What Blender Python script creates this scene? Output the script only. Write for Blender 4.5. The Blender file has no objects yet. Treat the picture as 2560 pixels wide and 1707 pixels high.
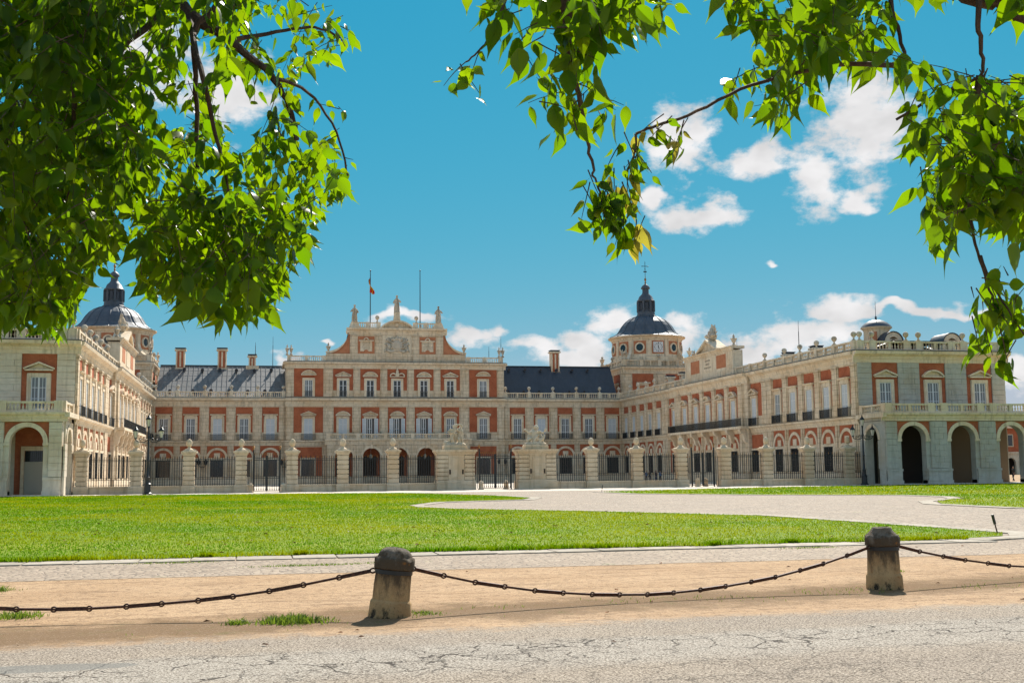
import bpy, bmesh, math, random
import numpy as np
from mathutils import Vector, Matrix, noise as mnoise
from mathutils.geometry import tessellate_polygon
R_ = math.radians
rnd = random.Random(7)
rng = np.random.default_rng(11)
scene = bpy.context.scene
COL = scene.collection

# ------------------------------------------------------------------ camera
FPX, YAW, PIT, ROL, CAMH = 2974.88, .2124, .1096, -.0100, 1.65
_F = np.array([math.sin(YAW)*math.cos(PIT), math.cos(YAW)*math.cos(PIT), math.sin(PIT)])
_R0 = np.array([math.cos(YAW), -math.sin(YAW), 0.]); _U0 = np.cross(_R0, _F)
_R = math.cos(ROL)*_R0 + math.sin(ROL)*_U0
_U = -math.sin(ROL)*_R0 + math.cos(ROL)*_U0
cam_d = bpy.data.cameras.new('camera'); cam = bpy.data.objects.new('camera', cam_d); COL.objects.link(cam)
cam_d.sensor_width = 36; cam_d.sensor_fit = 'HORIZONTAL'; cam_d.lens = FPX/2560*36
cam_d.clip_start = .05; cam_d.clip_end = 6000
cam.matrix_world = Matrix(((_R[0], _U[0], -_F[0], 0), (_R[1], _U[1], -_F[1], 0), (_R[2], _U[2], -_F[2], CAMH), (0, 0, 0, 1)))
scene.camera = cam
C0 = np.array([0, 0, CAMH])
def ray(u, v):
    d = _F*FPX + _R*(u-1280) - _U*(v-853.5); return d/np.linalg.norm(d)
def on_y(u, v, y): d = ray(u, v); return C0 + d*(y/d[1])
def on_x(u, v, x): d = ray(u, v); return C0 + d*(x/d[0])
def at(u, v, dist): return C0 + ray(u, v)*dist
def to_px(P):
    d = np.asarray(P)-C0; z = d@_F
    return np.stack([1280+FPX*(d@_R)/z, 853.5-FPX*(d@_U)/z], -1)

# ------------------------------------------------------------------ sky, sun, exposure
SUN_AZ, SUN_EL = R_(26), R_(42)          # azimuth from +Y towards +X
world = bpy.data.worlds.new('World'); scene.world = world; world.use_nodes = True
SKY_STRENGTH, SUN_STRENGTH, EXPOSURE = .055, 4.2, 1.0
SKY_K = .0925/2**EXPOSURE/SKY_STRENGTH      # keeps the sky at the photograph's tone when the exposure moves
def build_world():
    nt = world.node_tree; N = nt.nodes; L = nt.links; N.clear()
    def n(t, **k):
        x = N.new(t)
        for a, b in k.items(): setattr(x, a, b)
        return x
    def m(op, a, b=None, c=None):
        x = n('ShaderNodeMath', operation=op)
        for i, s in enumerate((a, b, c)):
            if s is None: continue
            if isinstance(s, (int, float)): x.inputs[i].default_value = s
            else: L.new(s, x.inputs[i])
        return x.outputs[0]
    def vm(op, a, b=None):
        x = n('ShaderNodeVectorMath', operation=op)
        for i, s in enumerate((a, b)):
            if s is None: continue
            if isinstance(s, tuple): x.inputs[i].default_value = s
            else: L.new(s, x.inputs[i])
        return x
    sky = n('ShaderNodeTexSky', sky_type='NISHITA'); sky.sun_disc = False
    sky.sun_elevation = SUN_EL; sky.sun_rotation = SUN_AZ
    sky.air_density = 1.0; sky.dust_density = .1; sky.ozone_density = 2.2; sky.altitude = 500
    # colour response of the photograph: per-channel power on the physical sky
    sc_ = n('ShaderNodeSeparateColor'); L.new(sky.outputs[0], sc_.inputs[0]); cb_ = n('ShaderNodeCombineColor')
    for i, (gain, ref, pw, top) in enumerate(((.46, 2.5, 2.05, 5.2), (3.95, 3.9, .42, 9.), (6.4, 6.9, .2, 10.))):
        L.new(m('MINIMUM', m('MULTIPLY', m('POWER', m('DIVIDE', sc_.outputs[i], ref), pw), gain*SKY_K), top*SKY_K), cb_.inputs[i])
    tc = n('ShaderNodeTexCoord')
    sep = n('ShaderNodeSeparateXYZ'); L.new(vm('NORMALIZE', tc.outputs['Generated']).outputs[0], sep.inputs[0])
    az = m('ARCTAN2', sep.outputs[0], sep.outputs[1]); el = m('ARCSINE', sep.outputs[2])
    p = n('ShaderNodeCombineXYZ'); L.new(az, p.inputs[0]); L.new(el, p.inputs[1])
    def fbm(scale, detail, rough=.55, stretch=(1, 1.5, 1), off=(0, 0, 0)):
        mp = n('ShaderNodeMapping'); L.new(p.outputs[0], mp.inputs[0]); mp.inputs['Scale'].default_value = stretch; mp.inputs['Location'].default_value = off
        t = n('ShaderNodeTexNoise'); L.new(mp.outputs[0], t.inputs['Vector'])
        t.inputs['Scale'].default_value = scale; t.inputs['Detail'].default_value = detail; t.inputs['Roughness'].default_value = rough
        return t
    warp = fbm(16, 3)
    wv = vm('SUBTRACT', warp.outputs['Color'], (.5, .5, .5)); wv = vm('MULTIPLY', wv.outputs[0], (.075, .05, 0))
    q = vm('ADD', p.outputs[0], wv.outputs[0])
    # cloud bodies: centre (photo direction), half sizes in px of arc
    blobs = [(1410,880,135,36),(1335,868,70,28),(1455,850,85,46),(1535,815,62,44),(1715,838,78,54),(1865,868,95,42),(2035,835,125,52),(2095,770,150,26),(2330,768,150,13),
        (1190,845,80,42),(1235,828,40,24),(1012,790,72,20),(812,848,24,10),(715,892,40,24),(1745,533,112,44),(1658,487,38,34),(1700,350,88,95),(1890,405,120,52),(2040,450,84,72),(2135,485,74,27),
        (2155,300,112,140),(1926,677,22,9),(2545,930,70,50),(300,130,190,140),(560,230,140,100),(130,420,150,60)]
    acc = None
    for (u, v, rx, ry) in blobs:
        d = ray(u, v); c = (math.atan2(d[0], d[1]), math.asin(d[2]), 0)
        s = vm('SUBTRACT', q.outputs[0], c); s = vm('MULTIPLY', s.outputs[0], (FPX/rx, FPX/ry, 0)); s = vm('LENGTH', s.outputs[0])
        k = m('SUBTRACT', 1.0, s.outputs['Value'])
        acc = k if acc is None else m('MAXIMUM', acc, k)
    fine = fbm(34, 6, .64)
    acc = m('ADD', acc, m('MULTIPLY', m('SUBTRACT', fine.outputs['Fac'], .5), 2.15))
    mr = n('ShaderNodeMapRange', interpolation_type='SMOOTHSTEP'); L.new(acc, mr.inputs[0]); mr.inputs[1].default_value = -.14; mr.inputs[2].default_value = .55
    # clouds over the unseen rest of the sky, thickened to add white fill light
    gen = fbm(2.6, 4, .6, (1, 1.8, 1), (3.1, 1.7, 0))
    g = n('ShaderNodeMapRange', interpolation_type='SMOOTHSTEP'); L.new(gen.outputs['Fac'], g.inputs[0]); g.inputs[1].default_value = .46; g.inputs[2].default_value = .58
    da = m('ABSOLUTE', m('SUBTRACT', az, .212)); out = n('ShaderNodeMapRange'); L.new(m('MAXIMUM', da, m('MULTIPLY', el, 1.1)), out.inputs[0]); out.inputs[1].default_value = .5; out.inputs[2].default_value = .75
    gout = m('MULTIPLY', g.outputs[0], out.outputs[0])
    mask = m('MAXIMUM', mr.outputs[0], gout)
    mask = m('MULTIPLY', mask, .97)
    # cloud tone: brighter cores, grey undersides from coarse noise
    tone = fbm(22, 3, .5, (1, 1.6, 1), (5, 5, 0))
    tr = n('ShaderNodeMapRange'); L.new(tone.outputs['Fac'], tr.inputs[0]); tr.inputs[1].default_value = .35; tr.inputs[2].default_value = .68; tr.inputs[3].default_value = .74; tr.inputs[4].default_value = .98
    cc = n('ShaderNodeMix', data_type='RGBA', blend_type='MULTIPLY'); cc.inputs[0].default_value = 1; cc.inputs[6].default_value = (10.4*SKY_K, 10.2*SKY_K, 10.2*SKY_K, 1)
    L.new(tr.outputs[0], cc.inputs[7])
    mx = n('ShaderNodeMix', data_type='RGBA'); L.new(mask, mx.inputs[0]); L.new(cb_.outputs[0], mx.inputs[6]); L.new(cc.outputs[2], mx.inputs[7])
    bg = n('ShaderNodeBackground'); L.new(mx.outputs[2], bg.inputs[0]); bg.inputs[1].default_value = SKY_STRENGTH
    o = n('ShaderNodeOutputWorld'); L.new(bg.outputs[0], o.inputs[0])
build_world()
world.cycles.sampling_method = 'MANUAL'; world.cycles.sample_map_resolution = 512
sun_d = bpy.data.lights.new('sun', 'SUN'); sun_d.energy = SUN_STRENGTH; sun_d.angle = R_(.53); sun_d.color = (1, .94, .84)
sun = bpy.data.objects.new('sun', sun_d); COL.objects.link(sun)
_s = Vector((math.sin(SUN_AZ)*math.cos(SUN_EL), math.cos(SUN_AZ)*math.cos(SUN_EL), math.sin(SUN_EL)))
sun.rotation_euler = _s.to_track_quat('Z', 'Y').to_euler(); sun.location = (60, 120, 120)
vs = scene.view_settings; vs.view_transform = 'Standard'; vs.look = 'None'; vs.gamma = 1; vs.exposure = EXPOSURE; vs.use_curve_mapping = False
scene.render.engine = 'CYCLES'
cy = scene.cycles; cy.max_bounces = 5; cy.diffuse_bounces = 2; cy.transmission_bounces = 4; cy.transparent_max_bounces = 6; cy.use_denoising = True; cy.use_adaptive_sampling = True; cy.adaptive_threshold = .015

# ------------------------------------------------------------------ helpers
class MB:
    def __init__(s): s.v = []; s.f = []; s.m = []
    def add(s, vs, fs, mi=0):
        o = len(s.v); s.v += [tuple(map(float, p)) for p in vs]; s.f += [tuple(o+i for i in f) for f in fs]; s.m += [mi]*len(fs); return s
    def box(s, x0, x1, y0, y1, z0, z1, mi=0):
        return s.add([(x0,y0,z0),(x1,y0,z0),(x1,y1,z0),(x0,y1,z0),(x0,y0,z1),(x1,y0,z1),(x1,y1,z1),(x0,y1,z1)],
            [(0,3,2,1),(4,5,6,7),(0,1,5,4),(1,2,6,5),(2,3,7,6),(3,0,4,7)], mi)
    def frustum(s, x0, x1, y0, y1, z0, z1, k, mi=0):
        cx, cy_ = (x0+x1)/2, (y0+y1)/2; a = lambda x: cx+(x-cx)*k; b = lambda y: cy_+(y-cy_)*k
        return s.add([(x0,y0,z0),(x1,y0,z0),(x1,y1,z0),(x0,y1,z0),(a(x0),b(y0),z1),(a(x1),b(y0),z1),(a(x1),b(y1),z1),(a(x0),b(y1),z1)],
            [(0,3,2,1),(4,5,6,7),(0,1,5,4),(1,2,6,5),(2,3,7,6),(3,0,4,7)], mi)
    def xprism(s, prof, x0, x1, mi=0):           # profile in (y,z) extruded along x
        n = len(prof); vs = [(x0,y,z) for y,z in prof]+[(x1,y,z) for y,z in prof]
        fs = [(i,(i+1)%n,n+(i+1)%n,n+i) for i in range(n)]+[tuple(range(n))[::-1], tuple(range(n,2*n))]
        return s.add(vs, fs, mi)
    def yprism(s, prof, y0, y1, mi=0):           # profile in (x,z) extruded along y
        n = len(prof); vs = [(x,y0,z) for x,z in prof]+[(x,y1,z) for x,z in prof]
        fs = [(i,(i+1)%n,n+(i+1)%n,n+i) for i in range(n)]+[tuple(range(n))[::-1], tuple(range(n,2*n))]
        return s.add(vs, fs, mi)
    def ring(s, cx, cz, r0, r1, a0, a1, y0, y1, n=14, mi=0):   # arch ring in xz plane
        P = []
        for i in range(n+1):
            t = a0+(a1-a0)*i/n; c, k = math.cos(t), math.sin(t)
            P += [(cx+r0*c,y0,cz+r0*k),(cx+r1*c,y0,cz+r1*k),(cx+r1*c,y1,cz+r1*k),(cx+r0*c,y1,cz+r0*k)]
        F = []
        for i in range(n):
            a, b = 4*i, 4*i+4
            F += [(a,a+1,b+1,b),(a+1,a+2,b+2,b+1),(a+2,a+3,b+3,b+2),(a+3,a,b,b+3)]
        if abs(a1-a0) < 6.2: F += [(0,3,2,1),(4*n,4*n+1,4*n+2,4*n+3)]
        return s.add(P, F, mi)
    def disc(s, cx, cz, r, a0, a1, y0, y1, n=16, mi=0):       # solid segment/disc
        pts = [(cx+r*math.cos(a0+(a1-a0)*i/n), cz+r*math.sin(a0+(a1-a0)*i/n)) for i in range(n+(0 if a1-a0 > 6.2 else 1))]
        return s.yprism(pts[::-1], y0, y1, mi)
    def lathe(s, prof, n=12, c=(0,0,0), mi=0, sx=1, sy=1, a0=0):
        P = []; k = len(prof)
        for r, z in prof:
            for i in range(n):
                t = a0+2*math.pi*i/n; P.append((c[0]+r*math.cos(t)*sx, c[1]+r*math.sin(t)*sy, c[2]+z))
        F = [(j*n+i, j*n+(i+1)%n, (j+1)*n+(i+1)%n, (j+1)*n+i) for j in range(k-1) for i in range(n)]
        F += [tuple(range(n))[::-1], tuple(range((k-1)*n, k*n))]
        return s.add(P, F, mi)
    def tube(s, path, rad, n=6, mi=0):
        path = [Vector(p) for p in path]; k = len(path)
        if not hasattr(rad, '__len__'): rad = [rad]*k
        P = []; ref = None
        for i in range(k):
            d = (path[min(i+1,k-1)]-path[max(i-1,0)]).normalized()
            if ref is None: ref = d.orthogonal().normalized()
            ref = (ref-d*ref.dot(d)); ref = ref.normalized() if ref.length > 1e-6 else d.orthogonal().normalized()
            b = d.cross(ref)
            for j in range(n):
                t = 2*math.pi*j/n; P.append(path[i]+(ref*math.cos(t)+b*math.sin(t))*rad[i])
        F = [(j*n+i, j*n+(i+1)%n, (j+1)*n+(i+1)%n, (j+1)*n+i) for j in range(k-1) for i in range(n)]
        F += [tuple(range(n))[::-1], tuple(range((k-1)*n, k*n))]
        return s.add(P, F, mi)
    def ball(s, c, r, n=10, m=6, sc=(1,1,1), mi=0):
        prof = [(max(1e-4, r*math.sin(math.pi*i/m)), -r*math.cos(math.pi*i/m)) for i in range(m+1)]
        P = []
        for rr, z in prof:
            for i in range(n):
                t = 2*math.pi*i/n; P.append((c[0]+rr*math.cos(t)*sc[0], c[1]+rr*math.sin(t)*sc[1], c[2]+z*sc[2]))
        F = [(j*n+i, j*n+(i+1)%n, (j+1)*n+(i+1)%n, (j+1)*n+i) for j in range(m) for i in range(n)]
        return s.add(P, F, mi)
    def arch_wall(s, x0, x1, z0, z1, cx, r, zs, y0, y1, n=14, mi=0):
        s.box(x0, cx-r, y0, y1, z0, z1, mi); s.box(cx+r, x1, y0, y1, z0, z1, mi)
        P = []
        for i in range(n+1):
            t = math.pi-math.pi*i/n; x, z = cx+r*math.cos(t), zs+r*math.sin(t)
            P += [(x,y0,z),(x,y0,z1),(x,y1,z1),(x,y1,z)]
        F = []
        for i in range(n):
            a, b = 4*i, 4*i+4
            F += [(a,b,b+1,a+1),(a+1,b+1,b+2,a+2),(a+2,b+2,b+3,a+3),(a+3,b+3,b,a)]
        return s.add(P, F, mi)
    def mesh(s, name, mats, smooth=False):
        me = bpy.data.meshes.new(name); me.from_pydata(s.v, [], s.f)
        for m in (mats if isinstance(mats, (list, tuple)) else [mats]): me.materials.append(m)
        if any(s.m): me.polygons.foreach_set('material_index', s.m)
        if smooth:
            me.polygons.foreach_set('use_smooth', [True]*len(me.polygons))
            me.set_sharp_from_angle(angle=R_(40))
        me.update(); return me
    def build(s, name, mats, parent=None, loc=(0,0,0), smooth=False):
        return link(name, s.mesh(name, mats, smooth), parent, loc)
def link(name, me, parent=None, loc=(0,0,0), rot=None, scale=None):
    o = bpy.data.objects.new(name, me); COL.objects.link(o); o.parent = parent; o.location = loc
    if rot is not None: o.rotation_euler = rot
    if scale is not None: o.scale = scale
    return o
def tag(o, label, cat, group=None):
    o['label'] = label; o['category'] = cat
    if group: o['group'] = group
    return o
def thing(name, label, cat, loc=(0,0,0), rz=0., group=None):
    return tag(link(name, None, None, loc, (0,0,rz)), label, cat, group)
def struct(o, kind='structure'): o['kind'] = kind; return o
CACHE = {}
def cached(key, fn):
    if key not in CACHE: CACHE[key] = fn()
    return CACHE[key]
def lettering(text, size, parent, loc, m):
    cu = bpy.data.curves.new('inscription', 'FONT'); cu.body = text; cu.size = size; cu.align_x = 'CENTER'; cu.extrude = .01; cu.resolution_u = 2
    o = bpy.data.objects.new('tmp', cu); COL.objects.link(o); dg = bpy.context.evaluated_depsgraph_get(); me = bpy.data.meshes.new_from_object(o.evaluated_get(dg))
    bpy.data.objects.remove(o); bpy.data.curves.remove(cu); me.materials.clear(); me.materials.append(m); return link('inscription', me, parent, loc, (R_(90), 0, 0))
def voxel(mb, mats, size, smooth_it=6, name='sculpture', by_z=None):
    """fuse overlapping blobs into one continuous skin"""
    me = mb.mesh('tmp', mats); o = bpy.data.objects.new('tmp', me); COL.objects.link(o)
    r = o.modifiers.new('r', 'REMESH'); r.mode = 'VOXEL'; r.voxel_size = size
    if smooth_it:
        s = o.modifiers.new('s', 'SMOOTH'); s.iterations = smooth_it; s.factor = .5
    dg = bpy.context.evaluated_depsgraph_get(); dg.update()
    out = bpy.data.meshes.new_from_object(o.evaluated_get(dg)); out.name = name
    bpy.data.objects.remove(o); bpy.data.meshes.remove(me)
    out.polygons.foreach_set('use_smooth', [True]*len(out.polygons))
    if not out.materials:
        for m in (mats if isinstance(mats, (list, tuple)) else [mats]): out.materials.append(m)
    if by_z: 
        for p in out.polygons: p.material_index = by_z(p.center)
    return out

# ------------------------------------------------------------------ materials
def mat(name, col, rough=.85, spec=.3, metal=0., build=None):
    m = bpy.data.materials.new(name); m.use_nodes = True; nt = m.node_tree; b = nt.nodes['Principled BSDF']
    b.inputs['Base Color'].default_value = (*col, 1); b.inputs['Roughness'].default_value = rough
    b.inputs['Specular IOR Level'].default_value = spec; b.inputs['Metallic'].default_value = metal
    if build: build(G(nt, b))
    return m
class G:
    def __init__(s, nt, b): s.nt = nt; s.b = b; s.N = nt.nodes; s.L = nt.links
    def n(s, t, **k):
        x = s.N.new(t)
        for a, c in k.items(): setattr(x, a, c)
        return x
    def put(s, sock, v):
        if isinstance(v, (int, float)): sock.default_value = v
        elif isinstance(v, tuple): sock.default_value = v if len(v) == 4 or sock.type == 'VECTOR' else (*v, 1)
        else: s.L.new(v, sock)
    def math(s, op, a, b=0., c=None, clamp=False):
        x = s.n('ShaderNodeMath', operation=op); x.use_clamp = clamp; s.put(x.inputs[0], a); s.put(x.inputs[1], b)
        if c is not None: s.put(x.inputs[2], c)
        return x.outputs[0]
    def coord(s, kind='Object', scale=(1,1,1), loc=(0,0,0)):
        t = s.n('ShaderNodeTexCoord') if kind != 'Pos' else s.n('ShaderNodeNewGeometry')
        mp = s.n('ShaderNodeMapping'); s.L.new(t.outputs['Position' if kind == 'Pos' else kind], mp.inputs[0]); mp.inputs['Scale'].default_value = scale; mp.inputs['Location'].default_value = loc
        return mp.outputs[0]
    def noise(s, vec, scale, detail=4, rough=.55, out='Fac'):
        t = s.n('ShaderNodeTexNoise'); s.L.new(vec, t.inputs['Vector']); t.inputs['Scale'].default_value = scale; t.inputs['Detail'].default_value = detail; t.inputs['Roughness'].default_value = rough
        return t.outputs[out]
    def voro(s, vec, scale, feature='F1', out='Distance', rand=1.):
        t = s.n('ShaderNodeTexVoronoi', feature=feature); s.L.new(vec, t.inputs['Vector']); t.inputs['Scale'].default_value = scale; t.inputs['Randomness'].default_value = rand
        return t.outputs[out]
    def ramp(s, v, a, b, lo=0., hi=1., smooth=True):
        x = s.n('ShaderNodeMapRange', interpolation_type='SMOOTHSTEP' if smooth else 'LINEAR'); s.put(x.inputs[0], v)
        for i, k in zip((1,2,3,4), (a,b,lo,hi)): x.inputs[i].default_value = k
        return x.outputs[0]
    def mix(s, f, a, b, mode='MIX'):
        x = s.n('ShaderNodeMix', data_type='RGBA', blend_type=mode); s.put(x.inputs[0], f); s.put(x.inputs[6], a); s.put(x.inputs[7], b); return x.outputs[2]
    def bump(s, h, strength=.3, dist=.02, normal=None):
        x = s.n('ShaderNodeBump'); x.inputs['Strength'].default_value = strength; x.inputs['Distance'].default_value = dist; s.L.new(h, x.inputs['Height'])
        if normal is not None: s.L.new(normal, x.inputs['Normal'])
        s.L.new(x.outputs[0], s.b.inputs['Normal']); return x.outputs[0]
    def color(s, v): s.put(s.b.inputs['Base Color'], v)
    def rough(s, v): s.put(s.b.inputs['Roughness'], v)
    def warp(s, vec, scale, amt):
        n = s.noise(vec, scale, 3, .5, 'Color'); a = s.n('ShaderNodeVectorMath', operation='SUBTRACT'); s.L.new(n, a.inputs[0]); a.inputs[1].default_value = (.5,.5,.5)
        b = s.n('ShaderNodeVectorMath', operation='SCALE'); s.L.new(a.outputs[0], b.inputs[0]); b.inputs['Scale'].default_value = amt
        c = s.n('ShaderNodeVectorMath', operation='ADD'); s.L.new(vec, c.inputs[0]); s.L.new(b.outputs[0], c.inputs[1]); return c.outputs[0]

def _z(g):
    sp = g.n('ShaderNodeSeparateXYZ'); g.L.new(g.coord('Object'), sp.inputs[0]); return sp.outputs[2]
def stone_mat(name, col, dark, joints=True, stain=.5):
    def f(g):
        v = g.coord('Pos'); big = g.noise(v, .35, 5, .6); mid = g.noise(v, 2.2, 5, .65)
        streak = g.noise(g.coord('Pos', (1.6, 1.6, .16)), 1.6, 5, .65)
        c = g.mix(g.ramp(mid, .35, .7), col, tuple(min(1, x*1.13) for x in col))
        c = g.mix(g.math('MULTIPLY', g.ramp(big, .42, .68), .6), c, (col[0]*.9, col[1]*.76, col[2]*.6)); c = g.mix(g.math('MULTIPLY', g.ramp(g.noise(g.coord('Pos', (.35, .35, 3.2)), 1.1, 5, .7), .54, .72), .5), c, (col[0]*.62, col[1]*.5, col[2]*.4))
        c = g.mix(g.math('MULTIPLY', g.ramp(streak, .49, .68), stain), c, dark)
        if joints:
            sp = g.n('ShaderNodeSeparateXYZ'); g.L.new(g.coord('Object'), sp.inputs[0]); cb = g.n('ShaderNodeCombineXYZ')
            g.L.new(g.math('ADD', sp.outputs[0], sp.outputs[1]), cb.inputs[0]); g.L.new(sp.outputs[2], cb.inputs[1])
            br = g.n('ShaderNodeTexBrick'); g.L.new(cb.outputs[0], br.inputs['Vector']); br.inputs['Scale'].default_value = 1
            br.inputs['Brick Width'].default_value = 1.25; br.inputs['Row Height'].default_value = .58; br.inputs['Mortar Size'].default_value = .018; br.inputs['Mortar Smooth'].default_value = .3
            br.inputs['Color1'].default_value = (1,1,1,1); br.inputs['Color2'].default_value = (.84,.83,.82,1); br.inputs['Mortar'].default_value = (.42,.38,.34,1)
            c = g.mix(1., c, br.outputs['Color'], 'MULTIPLY')
        g.color(c); g.bump(mid, .25, .02)
    return mat(name, col, .9, .2, build=f)
STONE = stone_mat('limestone', (.69, .565, .415), (.36, .275, .185))
TRIM = stone_mat('limestone_trim', (.70, .585, .44), (.32, .245, .17), False, .55)
PAVST = stone_mat('shaded_limestone', (.44, .425, .375), (.27, .265, .225), False, .5)  # cool dark copy of the limestone, deeper shade put into its colour
LPAV = stone_mat('lit_limestone', (.64, .56, .45), (.37, .31, .235), False, .45)  # warm bright copy of the limestone, stronger light put into its colour
FENST = stone_mat('warm_limestone', (.61, .495, .355), (.36, .275, .18), False, .55)
STATUE = stone_mat('weathered_marble', (.52, .45, .36), (.15, .135, .115), False, .85)
def _brick(g):
    v = g.coord('Pos'); n = g.noise(v, .8, 5, .6); m2 = g.noise(v, 5, 4, .6)
    c = g.mix(g.ramp(n, .35, .7), (.43, .135, .066), (.34, .096, .048))
    sp = g.n('ShaderNodeSeparateXYZ'); g.L.new(g.coord('Object'), sp.inputs[0]); cb = g.n('ShaderNodeCombineXYZ')
    g.L.new(g.math('ADD', sp.outputs[0], sp.outputs[1]), cb.inputs[0]); g.L.new(sp.outputs[2], cb.inputs[1])
    br = g.n('ShaderNodeTexBrick'); g.L.new(cb.outputs[0], br.inputs['Vector']); br.inputs['Scale'].default_value = 1
    br.inputs['Brick Width'].default_value = .3; br.inputs['Row Height'].default_value = .085; br.inputs['Mortar Size'].default_value = .012
    br.inputs['Color1'].default_value = (1,1,1,1); br.inputs['Color2'].default_value = (.78,.74,.72,1); br.inputs['Mortar'].default_value = (1.25,1.25,1.2,1)
    c = g.mix(1., c, br.outputs['Color'], 'MULTIPLY'); c = g.mix(g.math('MULTIPLY', g.ramp(m2, .6, .78), .35), c, (.42, .2, .12))
    g.color(c); g.bump(br.outputs['Fac'], .3, .01)
BRICK = mat('red_brick', (.3, .085, .045), .9, .2, build=_brick)
def _ochre(g):
    v = g.coord('Pos'); n = g.noise(v, 1.2, 5, .6); g.color(g.mix(g.ramp(n, .35, .7), (.50, .21, .11), (.43, .165, .085)))
STUCCO = mat('terracotta_stucco', (.36, .13, .07), .9, .2, build=_ochre)
def lead(name, a, b, rough):
    def f(g):
        v = g.coord('Pos', (1.4, .5, .5)); s = g.noise(v, 1.3, 6, .7); n = g.noise(g.coord('Pos'), .5, 4, .6)
        c = g.mix(g.ramp(s, .35, .7), a, b); g.color(g.mix(g.math('MULTIPLY', g.ramp(n, .45, .7), .4), c, (a[0]*.8, a[1]*.75, a[2]*.65))); g.rough(g.ramp(s, .3, .7, rough-.1, rough+.1)); g.bump(s, .15, .03)
    return mat(name, a, rough, .5, .0, f)
LEAD = lead('lead_sheet', (.17, .165, .16), (.10, .10, .105), .55)
ZINC = lead('slate_dark_sheet', (.026, .034, .05), (.045, .056, .075), .55)
DOME = lead('dome_lead', (.045, .06, .085), (.085, .10, .125), .55)
IRON = mat('black_iron', (.012, .014, .016), .45, .5)
RUST = mat('rusty_iron', (.07, .032, .022), .7, .4, .3, lambda g: g.color(g.mix(g.ramp(g.noise(g.coord('Pos'), 30, 4), .4, .65), (.045, .02, .015), (.12, .05, .028))))
GOLD = mat('gilded_iron', (.30, .15, .04), .5, .4, .5)
SHUT = mat('white_shutter', (.60, .62, .64), .6, .3, build=lambda g: g.color(g.mix(g.ramp(g.math('SINE', g.math('MULTIPLY', _z(g), 75.)), -.3, .6), (.42, .45, .49), (.66, .68, .70))))
WHITE = mat('white_paint', (.66, .67, .68), .5, .4)
DOORM = mat('pale_door_paint', (.42, .40, .35), .6, .3)
GLASS = mat('window_glass', (.018, .024, .03), .06, .6)
CURT = mat('curtained_glass', (.15, .16, .17), .12, .6)
LGLASS = mat('frosted_lantern_glass', (.62, .58, .5), .3, .4)
LETTER = mat('carved_lettering', (.24, .20, .16), .9, .1)
OAK = mat('brown_door', (.20, .135, .085), .7, .3)
SHADE = mat('interior_shade', (.05, .038, .032), .9, .1)  # near-black colour standing in for shade inside openings
def sand_colour(g, v):
    """packed sand with trodden darker earth along the chain line; returns colour and relief"""
    a = g.noise(v, .55, 6, .6); b = g.noise(v, 7, 6, .72); w = g.noise(g.coord('Pos', (.45, 2.2, 1)), 1.3, 6, .68); f = g.noise(v, 34, 3, .8)
    c = g.mix(g.ramp(a, .36, .68), (.48, .325, .195), (.41, .265, .15))
    c = g.mix(g.math('MULTIPLY', g.ramp(w, .5, .64), .75), c, (.26, .165, .095))
    sp = g.n('ShaderNodeSeparateXYZ'); g.L.new(v, sp.inputs[0]); dl = g.math('ABSOLUTE', g.math('SUBTRACT', g.math('SUBTRACT', sp.outputs[1], g.math('MULTIPLY', sp.outputs[0], .165)), 13.85))
    dirt = g.ramp(g.math('ADD', dl, g.math('MULTIPLY', g.math('SUBTRACT', g.noise(v, 1.1, 7, .72), .5), 2.8)), 1.35, .35)
    c = g.mix(g.math('MULTIPLY', dirt, .9), c, (.15, .088, .04)); c = g.mix(g.math('MULTIPLY', dirt, g.math('MULTIPLY', g.ramp(g.noise(v, 2.4, 6, .7), .55, .68), .6)), c, (.10, .10, .025))
    c = g.mix(g.math('MULTIPLY', g.ramp(b, .51, .61), .75), c, (.19, .12, .07)); c = g.mix(g.math('MULTIPLY', g.ramp(f, .52, .58), .65), c, (.17, .11, .065)); c = g.mix(g.math('MULTIPLY', g.ramp(f, .42, .36), .4), c, (.55, .43, .32))
    return c, g.math('ADD', g.math('MULTIPLY', b, .6), f)
def _sand(g):
    c, h = sand_colour(g, g.coord('Pos')); g.color(c); g.bump(h, .6, .02)
SAND = mat('packed_sand', (.40, .29, .19), .95, .1, build=_sand)
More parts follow.
